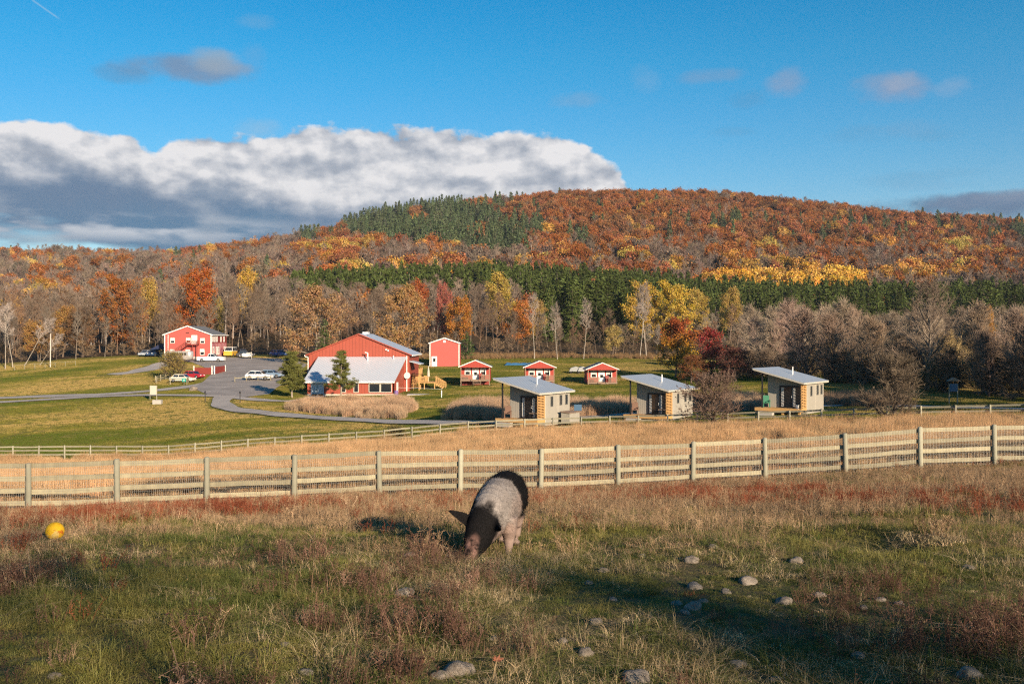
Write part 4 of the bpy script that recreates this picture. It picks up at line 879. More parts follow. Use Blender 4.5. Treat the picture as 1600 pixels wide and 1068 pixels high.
child('side_door', WHITE, hb, lambda b: b.add([(lx1 + .12, yf + 1.5, .2), (lx1 + .25, yf + 2.6, .2), (lx1 + .25, yf + 2.6, 2.2), (lx1 + .12, yf + 1.5, 2.2), (lx1 - .1, yf + 1.5, .2), (lx1, yf + 2.6, .2), (lx1, yf + 2.6, 2.2), (lx1 - .1, yf + 1.5, 2.2)], [(0, 1, 2, 3), (7, 6, 5, 4), (0, 3, 7, 4), (1, 5, 6, 2), (3, 2, 6, 7), (0, 4, 5, 1)]))
# side porch of the barn: tall yellow posts, stair
child('porch_stair', DECK, hb, lambda b: ([b.box(bw / 2 + .3, bw / 2 + 1.5, -.2 + k * .3, .1 + k * .3, 1.2 + k * .22, 1.25 + k * .22) for k in range(9)], b.box(bw / 2 + .05, bw / 2 + 1.7, 2.5, 5.5, 3.1, 3.2), railing(b, -.3, 5.5, bw / 2 + 1.68, 3.2, 1.0, axis='y'), [b.box(bw / 2 + 1.55, bw / 2 + 1.72, yy, yy + .15, -.3, 4.3) for yy in (-.3, 2.5, 5.4)]))
child('awning', ROOFW, hb, lambda b: b.slab([(bw / 2, -.2, 5.5), (bw / 2 + 1.9, -.2, 5.0), (bw / 2 + 1.9, 6, 5.0), (bw / 2, 6, 5.5)], .1))
child('wall_dish', WHITE, hb, lambda b: b.bar((bw / 2 - .3, -.5, 3.1), (bw / 2 - .35, -.62, 3.12), .55, .55, 14))
# left side shed roof with dark posts
child('side_shed', RED_D, hb, lambda b: (b.slab([(-bw / 2 - 3.2, 3, 3.3), (-bw / 2, 3, 4.2), (-bw / 2, 14, 4.2), (-bw / 2 - 3.2, 14, 3.3)], .15), [b.box(-bw / 2 - 3.1, -bw / 2 - 2.95, 3.1 + k * 2.1, 3.25 + k * 2.1, -.3, 3.2) for k in range(6)]))
dk = D_(672, 168); dk = (dk[0] - .2, 168, H(dk[0], 168))
de = empty('deck', dk, 0, 'raised yellow lumber deck with steps right of the barn', 'deck')
child('platform', DECK, de, lambda b: (b.box(-2.6, 1.2, -1.6, 2.5, .95, 1.1), [b.box(a, a + .14, c, c + .14, -.5, .95) for a in (-2.5, -.7, 1.0) for c in (-1.55, 2.3)]))
child('railing', DECK, de, lambda b: (railing(b, -2.6, -.2, 2.45, 1.1, .9), railing(b, -1.6, 2.5, -2.55, 1.1, .9, axis='y'), railing(b, .5, 2.5, 1.15, 1.1, .9, axis='y'), railing(b, -2.2, .1, -1.55, 1.1, .9)))
def steps(b):
    for k in range(5): b.box(1.2 + k * .3, 1.55 + k * .3, -1.6, .3, .82 - k * .2, .88 - k * .2)
    for yy in (-1.62, .28): b.prism([(1.2, 2.0), (1.2, 1.9), (2.9, .95), (2.9, 1.05)], yy, yy + .06); b.prism([(1.2, .95), (1.2, .7), (2.8, -.2), (2.8, .05)], yy, yy + .05); [b.box(1.25 + k * .32, 1.33 + k * .32, yy, yy + .05, .8 - k * .2, 1.9 - k * .19) for k in range(6)]
child('steps', DECK, de, steps)
um = empty('patio_umbrella', (dk[0] - .1, dk[1] + .3, dk[2] + 1.1), 0, 'closed white patio umbrella standing on the yellow deck', 'umbrella')
child('pole', WHITE, um, lambda b: b.bar((0, 0, 0), (0, 0, 2.7), .03, .03, 6)); child('canopy', OFFW, um, lambda b: lathe(b, [(.04, .7), (.24, .9), (.20, 1.6), (.1, 2.3), (.02, 2.65)], seg=8))
tb = empty('picnic_table', (dk[0] - 1.2, dk[1] + .4, dk[2] + 1.1), .2, 'small wooden table on the yellow deck beside the closed umbrella', 'table')
child('tabletop', WEATH, tb, lambda b: b.box(-.7, .7, -.4, .4, .7, .76)); [child('leg', WEATH, tb, lambda b, s=s: b.box(s * .5 - .04, s * .5 + .04, -.35, .35, 0, .7)) for s in (-1, 1)]
x, y, z = G(663, 616); o = child('stone_patio', CONC, None, lambda b: b.box(-2.6, 2.2, -1.2, 1.2, -.1, .08)); o.location = (x, y, z); tag(o, 'low pale stone patio slab beside the lean-to corner', 'patio')
x, y, z = G(619, 619); bb = Buf(); lathe(bb, [(.0, .0), (.26, 0), (.31, .25), (.33, .45), (.31, .68), (.27, .9), (.0, .92)], seg=14); o = bb.build('barrel', paint('purple_barrel', (.17, .10, .30), .05, .5), smooth=False, loc=(x, y, z)); tag(o, 'purple barrel standing before the barn foundation', 'barrel')
x, y, z = G(690, 621); e = empty('hydrant_post', (x, y, z), 0, 'short white marker post on the lawn right of the patio', 'post'); child('post', WHITE, e, lambda b: b.box(-.06, .06, -.06, .06, -.2, 1.0)); child('cap', WHITE, e, lambda b: b.prism([(-.09, 1.0), (.09, 1.0), (0, 1.1)], -.09, .09))
# clothes line from the post
x, y, z = G(692, 612); o = Buf().bar((0, 0, 0), (-7.5, 3, .1), .02).build('garden_hose', WHITE, loc=(x, y, z + .45)); tag(o, 'thin white line strung low from the marker post over the lawn', 'line')

# ---- tall red shed
c0 = P(694.5, 574, 213); hb = empty('shed', (c0[0], 213, c0[2]), 0, 'tall plain red shed with white trim and a white door at its left', 'shed')
w, L, he, hr = 6.35, 6.0, 5.2, 6.25
child('wall', RED_S, hb, lambda b: gable_body(b, w, L, he, hr, -.8)); rf = child('roof', SHING, hb, lambda b: gable_roof(b, w, L, he, hr, .25, .25, .14)); child('rake_board', WHITE, rf, lambda b: rake(b, w, he, hr, .25, .25, .22))
child('corner_board', WHITE, hb, lambda b: (b.box(-w / 2 - .02, -w / 2 + .16, -.03, .2, 0, he), b.box(w / 2 - .16, w / 2 + .02, -.03, .2, 0, he)))
child('foundation', OFFW, hb, lambda b: b.box(-w / 2 - .03, w / 2 + .03, -.05, L, -.8, .18)); door(hb, -w / 2 + 1.0, .2, .95, 2.1, 0, None, (.5, .85)); child('gable_vent', WHITE, hb, lambda b: b.box(-.25, .25, -.05, 0, 5.35, 5.85))

# ---- small red cabins
def cabin(px, py, label):
    c0 = P(px, py, 170); hb = empty('cabin', (c0[0], 170, c0[2]), 0, label, 'cabin', 'small red cabins in a row')
    w, L, he, hr, yp = 5.0, 6.0, 2.75, 3.75, -1.7; fz = .55
    child('wall', RED_C, hb, lambda b: b.prism([(-w / 2, fz - .3), (w / 2, fz - .3), (w / 2, he), (0, he + .9), (-w / 2, he)], 0, L))
    rf = child('roof', SHING, hb, lambda b: gable_roof(b, w, L + 1.7, he, hr, .35, .0, .1)); rf.location = (0, yp, 0); child('rake_board', WHITE, rf, lambda b: rake(b, w, he, hr, .35, .0, .14))
    child('gable_front', RED_C, hb, lambda b: b.prism([(-w / 2 - .1, he - .12), (w / 2 + .1, he - .12), (w / 2, he), (0, hr), (-w / 2, he)], yp + .02, yp + .12))
    pc = child('porch', WEATH, hb, lambda b: (b.box(-w / 2, w / 2, yp, -.01, fz - .1, fz), b.box(-w / 2, w / 2, yp - .04, yp - .002, fz - .22, fz + .02)))
    child('underfloor', RED_D, hb, lambda b: b.box(-w / 2 + .2, w / 2 - .2, .15, L - .2, -.6, fz - .31))
    for s in (-1, 1): child('porch_post', WEATH, pc, lambda b: b.box(s * (w / 2 - .1) - .07, s * (w / 2 - .1) + .07, yp, yp + .14, -.5, he - .13))
    child('railing', WEATH, pc, lambda b: (railing(b, -w / 2, -.35, yp + .06, fz, .85, gap=.12), railing(b, 1.0, w / 2, yp + .06, fz, .85, gap=.12)))
    child('steps', WEATH, pc, lambda b: ([b.box(-.3, .95, yp - .3 - k * .28, yp - .045 - k * .28, fz - .26 - k * .2, fz - .2 - k * .2) for k in range(3)], [b.box(a, a + .06, yp - 1.0, yp - .05, .0, .07) for a in (-.35, .95)], [b.box(a, a + .06, yp - .95, yp - .88, -.3, .9) for a in (-.35, .95)]))
    door(hb, 0, fz + .02, .9, 1.98, 0, None, (.35, .62)); window(hb, -1.35, fz + .85, .75, 1.0, fw=.13); window(hb, 1.3, fz + .85, .75, 1.0, fw=.13)
    return hb, (c0[0], 170 + yp, c0[2] + fz)
def rocker(loc, rz, mat, label, sc=1.0, group=None):
    e = empty('chair', loc, rz, label, 'chair', group); e.scale = (sc,) * 3
    child('seat', mat, e, lambda b: b.box(-.28, .28, -.28, .25, .40, .44)); child('backrest', mat, e, lambda b: b.prism([(.25, .42), (.30, .42), (.46, 1.1), (.41, 1.1)], -.28, .28, axis=0))
    for s in (-1, 1):
        child('armrest', mat, e, lambda b, s=s: b.box(s * .31 - .04, s * .31 + .04, -.3, .32, .62, .66)); child('leg', mat, e, lambda b, s=s: b.box(s * .29 - .03, s * .29 + .03, -.27, -.21, 0, .62)); child('leg', mat, e, lambda b, s=s: b.box(s * .29 - .03, s * .29 + .03, .2, .26, 0, .62))
c1, p1 = cabin(743, 597.5, 'small red cabin just right of the tall red shed'); c2, p2 = cabin(843, 598.5, 'middle small red cabin, partly hidden by a tiny house roof'); c3, p3 = cabin(940, 601.5, 'small red cabin nearest the yellow trees, rightmost of three')
for (p, nm) in ((p1, 'cabin beside the tall red shed'), (p2, 'middle small red cabin'), (p3, 'rightmost small red cabin')): rocker((p[0] + .95, p[1] + .75, p[2]), .2, RED_D, 'dark red chair on the porch of the ' + nm, group='porch chairs of the red cabins')
x, y, z = D_(811, 170); e = empty('porch_ramp', (x - .1, 170, z + .1), 0, 'weathered wooden side deck left of the middle small red cabin', 'deck'); child('platform', WEATH, e, lambda b: b.box(-1.2, .7, -1.2, .8, .3, .42)); child('railing', WEATH, e, lambda b: railing(b, -1.2, .7, -1.2, .42, .8)); [child('leg', WEATH, e, lambda b, a=a: b.box(a, a + .1, -1.15, -1.05, -.6, .3)) for a in (-1.15, .55)]
# stored things behind the cabins
x, y, z = G(812, 570); bb = Buf(); rng = np.random.RandomState(3)
gxx, gyy = np.meshgrid(np.linspace(-3.3, 3.3, 14), np.linspace(-2, 2, 8)); V = np.stack([gxx, gyy, .32 + .18 * np.sin(gxx * 1.7) * np.cos(gyy * 1.3) + rng.uniform(0, .12, gxx.shape)], 2); V[0, :, 2] = V[-1, :, 2] = 0; V[:, 0, 2] = V[:, -1, 2] = 0; ii = np.arange(V[..., 0].size).reshape(8, 14)
bb.add(V.reshape(-1, 3), np.stack([ii[:-1, :-1], ii[:-1, 1:], ii[1:, 1:], ii[1:, :-1]], 2).reshape(-1, 4)); o = bb.build('tarp', paint('blue_tarp', (.05, .15, .28), .12, .5), loc=(x, y, z)); tag(o, 'crumpled blue tarp lying on the grass behind the cabins', 'tarp')
for k, (px, s, lab) in enumerate([(898, 1.0, 'grey covered garden cart left of the rightmost small red cabin'), (908, .8, 'pale bundle standing close to the rightmost small red cabin')]):
    x, y, z = G(px, 583); e = empty('garden_cart', (x, y, z), .3 * k, lab, 'cart'); child('load', paint('pale_cover', (.30, .31, .31), .1, .7), e, lambda b: (b.prism([(-1.1 * s, .4), (1.1 * s, .4), (.9 * s, 1.1), (.2, 1.35), (-.8 * s, 1.05)], -.6, .6))); [child('wheel', TYRE, e, lambda b, a=a: b.bar((a, -.65, .3), (a, -.5, .3), .3, .3, 12)) for a in (-.7, .7)]

# ---- tiny houses
CURT = paint('white_curtain', (.62, .60, .56), .05, .9); BRN = paint('brown_chair_wood', (.17, .10, .07), .12, .8)
def tiny_house(px, d, base_py, rot, label, chair_mat, chair_lab, box=True):
    L_, Wd = 3.8, 4.5; c0 = P(px, base_py, d); e = empty('tiny_house', c0, math.radians(rot), label, 'tiny house', 'tiny houses with slanting metal roofs')
    # local origin: front screen corner at the low side; x runs back to the high side (negative), y into depth
    top = lambda xx: 2.72 + (0.35 - xx) * .245
    def wall(b):
        b.prism([(-L_, -.3), (0, -.3), (0, top(0) - .05), (-L_, top(-L_) - .05)], 1.2, 1.2 + Wd)
    child('wall', PALEW, e, wall)
    P4 = [(.35, -.35, top(.35) + .05), (.35, 1.2 + Wd + .45, top(.35) + .05), (-L_ - .95, 1.2 + Wd + .45, top(-L_ - .95) + .05), (-L_ - .95, -.35, top(-L_ - .95) + .05)]
    rf = child('roof', ROOFG, e, lambda b: b.slab(P4, .06)); child('soffit', OFFW, rf, lambda b: b.slab([(a * .985, c, d_ - .065) for a, c, d_ in P4], .12)); child('flue', WHITE, rf, lambda b: b.bar((-2.2, 3.4, top(-2.2)), (-2.2, 3.4, top(-2.2) + .75), .06, .06, 8))
    dk = child('deck', DECK, e, lambda b: (b.box(-L_ - .75, .0, -.15, 1.19, .0, .30), [b.box(a, a + .2, .1, .3, -.5, 0) for a in (-4.3, -2, -.4)]))
    child('porch_post', BLACK, e, lambda b: b.box(-L_ - .12, -L_, -.05, .07, .3, top(-L_) - .15)); 
    def screen(b):
        for k in range(17): zz = .32 + k * .145; b.box(-.03, .02, -.1, 1.19, zz, zz + .075)
        for yy in (-.08, .52, 1.1): b.box(-.075, -.032, yy, yy + .07, .3, top(0) - .15)
    child('slat_screen', CEDAR, e, screen)
    dr = child('sliding_door', BLACK, e, lambda b: (b.box(-2.60, -2.45, 1.10, 1.195, .3, 2.38), b.box(-.35, -.20, 1.10, 1.195, .3, 2.38), b.box(-2.45, -.35, 1.10, 1.195, 2.24, 2.38), b.box(-1.46, -1.34, 1.12, 1.195, .3, 2.24), b.box(-2.45, -.35, 1.12, 1.195, .3, .38)))
    for a in (-2.45, -1.34): child('pane', GLASS, dr, lambda b, a=a: b.box(a, a + .99, 1.15, 1.19, .38, 2.24)); child('curtain', CURT, dr, lambda b, a=a: [b.box(a + .02 + q * .09, a + .085 + q * .09, 1.135, 1.148, .4, 2.2) for q in range(3)])
    child('door_handle', WHITE, dr, lambda b: b.box(-1.44, -1.40, 1.08, 1.118, 1.2, 1.45))
    child('porch_lamp', BLACK, e, lambda b: (lathe(b, [(.03, .18), (.06, .12), (.22, 0), (.2, 0)], (-1.4, .95, 2.9), 10), b.box(-1.43, -1.37, .95, 1.19, 3.05, 3.09)))
    for yy, zz in ((2.35, 1.45), (4.0, 1.5), (5.05, 1.5)): window(e, yy, zz, .32, .85, 0, 'right', .05, blind=False, mull=False, fm=paint('grey_window_frame', (.12, .12, .11), .05, .6) if 'grey_window_frame' not in bpy.data.materials else bpy.data.materials['grey_window_frame'])
    child('corner_trim', OFFW, e, lambda b: (b.box(-.06, .025, 1.195, 1.28, 0, top(0) - .08), b.box(0.002, .02, 3.45, 3.52, 0, top(0) - .1)))
    child('step', CONC, e, lambda b: b.box(-L_ - .2, -L_ + 1.2, -.75, -.2, -.4, -.02))
    R = Matrix.Rotation(math.radians(rot), 4, 'Z'); wp = lambda a, c, h_: tuple(Vector(c0) + R @ Vector((a, c, h_)))
    rocker(wp(-L_ + .1, .65, .3), math.radians(rot) + .5, chair_mat, chair_lab)
    if box:
        q = empty('storage_box', wp(.45, 3.3, -.15), math.radians(rot), 'pale wooden utility box against the side wall of the nearest tiny house', 'box'); child('box_body', PALEW, q, lambda b: b.box(0, .9, 0, 1.9, 0, .95)); child('lid', WEATH, q, lambda b: b.slab([(-.05, -.1, 1.08), (1.0, -.1, .98), (1.0, 2.0, .98), (-.05, 2.0, 1.08)], .06))
    return wp
w1 = tiny_house(841, 89.5, 661.5, -33, 'nearest tiny house with slanting grey roof, pale siding and slat screen, beside the curving path', BRN, 'brown wooden chair on the deck of the nearest tiny house')
w2 = tiny_house(1042, 93.5, 655, -35, 'middle tiny house with slanting grey roof, half hidden by the dark leafless bush', BRN, 'brown wooden chair on the deck of the middle tiny house', False)
w3 = tiny_house(1253, 92, 644, -37, 'third tiny house with slanting grey roof, in front of the dark thicket', GREENP, 'green plastic chair on the deck of the third tiny house', False)
def bench(loc, rz, label):
    e = empty('bistro_set', loc, rz, label, 'table'); child('tabletop', WEATH, e, lambda b: b.box(-.35, .35, -.35, .35, .55, .6)); [child('leg', BLACK, e, lambda b, a=a, c=c: b.box(a, a + .04, c, c + .04, 0, .55)) for a in (-.3, .26) for c in (-.3, .26)]
bench(w1(-.75, .5, .3), -.5, 'low table on the deck of the nearest tiny house'); bench(w2(-.7, .5, .3), -.4, 'low table on the deck of the middle tiny house')
o = Buf(); lathe(o, [(.0, 0), (.13, 0), (.17, .35), (.0, .36)], seg=12); o = o.build('bucket', WHITE, loc=w3(-.55, .3, .3)); tag(o, 'white bucket on the deck of the third tiny house', 'bucket')
def board_sign(px, py, d, w, h, z, mat, label, posts=1):
    x, y, zz = D_(px, d); e = empty('sign', (x, d, zz), 0, label, 'sign'); child('board', mat, e, lambda b: b.box(-w / 2, w / 2, -.04, .0, z, z + h)); 
    for a in ((0,) if posts == 1 else (-w / 2 - .03, w / 2 + .03)): child('post', FENCE_P, e, lambda b: b.box(a - .05, a + .05, .002, .09, -.3, z + h * (1 if posts > 1 else .6)))
    return e
board_sign(903, 638, 98, .75, .6, .95, paint('faded_blue_board', (.05, .11, .19), .1, .6), 'blue board sign on a post right of the nearest tiny house')
board_sign(1281, 627, 112, .8, .75, .95, WHITE, 'white board sign right of the third tiny house')
e = board_sign(1490, 605, 104, .8, .8, 1.3, bpy.data.materials['faded_blue_board'], 'blue notice board between two posts with small roof by the dark thicket', 2); child('roof', WEATH, e, lambda b: b.prism([(-.7, 2.4), (.7, 2.4), (0, 2.75)], -.25, .25))

# ---- things around the car park
e = board_sign(239.5, 605, 150, .95, 1.35, .85, OFFW, 'tall off-white sign board on two posts beside the gravel road', 2)
def fence_simple(pts, hgt, nr, label, name='rail_fence', mat=FENCE, pr=.06, posth=None):
    e = empty(name, (*pts[0], H(*pts[0])), 0, label, 'fence'); o0 = np.array(e.location)
    q = [np.array((x, y, H(x, y))) - o0 for x, y in pts]
    for p in q: child('post', mat, e, lambda b: b.box(p[0] - pr, p[0] + pr, p[1] - pr, p[1] + pr, p[2] - .4, p[2] + (posth or hgt + .1)))
    for a, c in zip(q, q[1:]):
        for r in range(nr):
            zz = np.array([0, 0, hgt * (r + 1) / nr - .04]); dd = (c - a) / np.linalg.norm(c - a); nn = np.array([-dd[1], dd[0], 0]) * .03
            child('rail', mat, e, lambda b: b.add([a + zz - nn, c + zz - nn, c + zz + nn, a + zz + nn, a + zz - nn - (0, 0, .12), c + zz - nn - (0, 0, .12), c + zz + nn - (0, 0, .12), a + zz + nn - (0, 0, .12)], [(0, 1, 2, 3), (7, 6, 5, 4), (0, 4, 5, 1), (1, 5, 6, 2), (2, 6, 7, 3), (3, 7, 4, 0)]))
    return e
fence_simple(GP([(243, 597), (251, 595), (259, 592.5), (266, 590)]), 1.1, 3, 'short grey rail fence running up beside the olive bush'); fence_simple(GP([(245, 598.5), (266, 600.5), (292, 601), (294, 598)]), 1.1, 1, 'single-rail fence in front of the parked cream car')
board = P(288, 594, 166); x, y, z = G(288, 601); e = empty('sign', (x, y - .15, z), 0, 'small teal sign hung on the rail before the cream car', 'sign'); child('board', TEAL, e, lambda b: b.box(-.36, .36, -.03, .0, .55, 1.15)); child('emblem', WHITE, e, lambda b: (b.box(-.12, .12, -.035, -.031, .75, .85), b.box(-.05, .05, -.036, -.0315, .86, .98))); child('post', FENCE_P, e, lambda b: b.box(-.04, .04, .001, .06, -.2, 1.1))
fence_simple(GP([(367, 597), (385, 595.5), (403, 595), (423, 595)]), .85, 1, 'single-rail barrier in front of the white SUV')
def rock(name, loc, r, seed, label, mat, sq=.7, group=None):
    rg = np.random.RandomState(seed); import bmesh; bm = bmesh.new(); bmesh.ops.create_icosphere(bm, subdivisions=3, radius=1)
    off = Vector(rg.uniform(-50, 50, 3)); st = rg.uniform(.8, 1.25, 3)
    for v in bm.verts:
        n = mnoise.noise(v.co * 1.1 + off) * .32 + mnoise.noise(v.co * 2.8 + off) * .16 + abs(mnoise.noise(v.co * 6 + off)) * .10; v.co = v.co * (1 + n); v.co.x *= st[0]; v.co.y *= st[1]; v.co.z *= sq
    me = bpy.data.meshes.new(name); bm.to_mesh(me); bm.free(); [setattr(p, 'use_smooth', True) for p in me.polygons]; me.materials.append(mat)
    o = bpy.data.objects.new(name, me); COL.objects.link(o); o.location = loc; o.scale = (r, r, r); o.rotation_euler = (0, 0, rg.uniform(0, 6)); tag(o, label, 'rock', group); return o
m, g = newmat('field_stone'); geo = g.n('ShaderNodeTexCoord', out=3); no = g.noise(geo, 1.6, 6, .65); n2 = g.noise(geo, 12, 4, .7); c = g.ramp(g.add(g.mul(no, .6), g.mul(n2, .4)), [(.34, (.10, .08, .06)), (.5, (.25, .21, .17)), (.68, (.42, .36, .30))]); fin(g, c, .9, bump=n2, bdist=.06, spec=.15); STONE = m
x, y, z = G(302, 610); rock('boulder', (x, y, z + .25), .75, 1, 'grey boulder on the grass island before the car park', STONE, .65)
x, y, z = G(246, 631); o = child('stone_block', CONC, None, lambda b: (b.box(-.62, .62, -.35, .35, -.1, .62))); o.location = (x, y, z); tag(o, 'low pale rectangular block alone on the left lawn', 'block')
for px, py, lab in ((320.5, 628, 'black bollard at the left side of the path junction'), (375, 629, 'black bollard at the right side of the path junction')):
    x, y, z = G(px, py); e = empty('bollard_lamp', (x, y, z), 0, lab, 'bollard', 'black bollards by the path'); child('post', BLACK, e, lambda b: b.bar((0, 0, -.2), (0, 0, 1.35), .06, .06, 8)); child('cap', BLACK, e, lambda b: lathe(b, [(.1, 1.35), (.13, 1.42), (.1, 1.6), (.0, 1.65)], seg=10))
x, y, z = D_(78.5, 228); e = empty('utility_pole', (x, y, z), 0, 'bare white pole standing at the wood edge left', 'pole'); child('pole', paint('bleached_pole', (.55, .5, .44), .1, .8), e, lambda b: b.bar((0, 0, -.5), (.1, 0, 7.7), .13, .09, 8)); child('bracket', BLACK, e, lambda b: b.box(-.2, .2, -.05, .05, 7.2, 7.3))
x, y, z = D_(50, 226); e = empty('wire_fence', (x, y, z), 0, 'old low wire fence with thin posts at the left wood edge', 'fence')
for k in range(7): child('post', FENCE_P, e, lambda b: b.bar((k * 2.2 - 4, .25 * k, H(x + k * 2.2 - 4, y + .25 * k) - z - .2), (k * 2.2 - 4, .25 * k, H(x + k * 2.2 - 4, y + .25 * k) - z + 1.1), .05, .05, 5))
child('rail', FENCE_P, e, lambda b: (b.bar((-4, 0, .95), (9.2, 1.5, .95 + H(x + 9.2, y + 1.5) - z), .03, .03, 4)))
# dumpster enclosure of red boards
x, y, z = G(323, 585); e = empty('board_enclosure', (x, y, z), 0, 'low red board enclosure with white posts in the car park', 'enclosure')
child('front_panel', RED_D, e, lambda b: b.box(-2.4, .95, -.05, .05, .05, 1.35)); child('side_panel', RED_D, e, lambda b: (b.add([(1.5, .3, .05), (2.0, 5.5, .05), (2.0, 5.5, 1.6), (1.5, .3, 1.5), (1.42, .3, .05), (1.92, 5.5, .05), (1.92, 5.5, 1.6), (1.42, .3, 1.5)], [(0, 1, 2, 3), (7, 6, 5, 4), (0, 3, 7, 4), (1, 5, 6, 2), (3, 2, 6, 7), (0, 4, 5, 1)])))
for a, c in ((-2.48, 0), (1.03, 0), (1.46, .2), (2.0, 5.6)): child('post', WHITE, e, lambda b: b.box(a - .08, a + .08, c - .08, c + .08, -.2, 1.7))
# green bin by the two-storey building
x, y, z = G(253, 557); e = empty('utility_cabinet', (x, y, z), 0, 'pale green utility cabinet at the left corner of the two-storey building', 'cabinet'); child('cabinet_body', paint('pale_green_metal', (.42, .48, .34), .05, .5), e, lambda b: b.box(-.35, .35, -.3, .3, 0, 1.15)); child('lid', GREENP, e, lambda b: b.box(-.38, .38, -.33, .33, 1.152, 1.22))
x, y, z = D_(248.5, 243); e = empty('canopy_tent', (x, y, z), 0, 'dark blue canopy beside the left wall of the two-storey building', 'canopy'); child('canopy', paint('navy_canvas', (.02, .03, .08), .1, .8), e, lambda b: b.prism([(-1.6, 2.0), (1.8, 2.0), (1.8, 3.4), (.9, 3.2)], -1.5, 1.5)); [child('leg', BLACK, e, lambda b, a=a: b.box(a, a + .08, -1.4, -1.3, -.3, 2.0)) for a in (-1.5, 1.6)]
# white tank and dark machine behind the car park
x, y, z = D_(386, 236); e = empty('propane_tank', (x, y, z), 0, 'white horizontal tank on feet behind the car park', 'tank'); bb = Buf(); lathe(bb, [(0, -1.3), (.35, -1.2), (.5, -.95), (.5, .95), (.35, 1.2), (0, 1.3)], seg=16); tk = bb.build('tank_body', WHITE, e, True); tk.rotation_euler = (0, math.pi / 2, 0); tk.location = (0, 0, .85); [child('foot', BLACK, e, lambda b, a=a: b.box(a, a + .12, -.4, .4, -.1, .45)) for a in (-.8, .7)]
x, y, z = D_(393, 235); e = empty('gate_panel', (x, y, z), 0, 'pale post and rail gate beside the white tank', 'gate'); child('post', OFFW, e, lambda b: b.box(-.06, .06, -.06, .06, -.2, 1.7)); child('rail', OFFW, e, lambda b: b.box(-1.2, 0 - .07, -.04, .04, 1.4, 1.55))

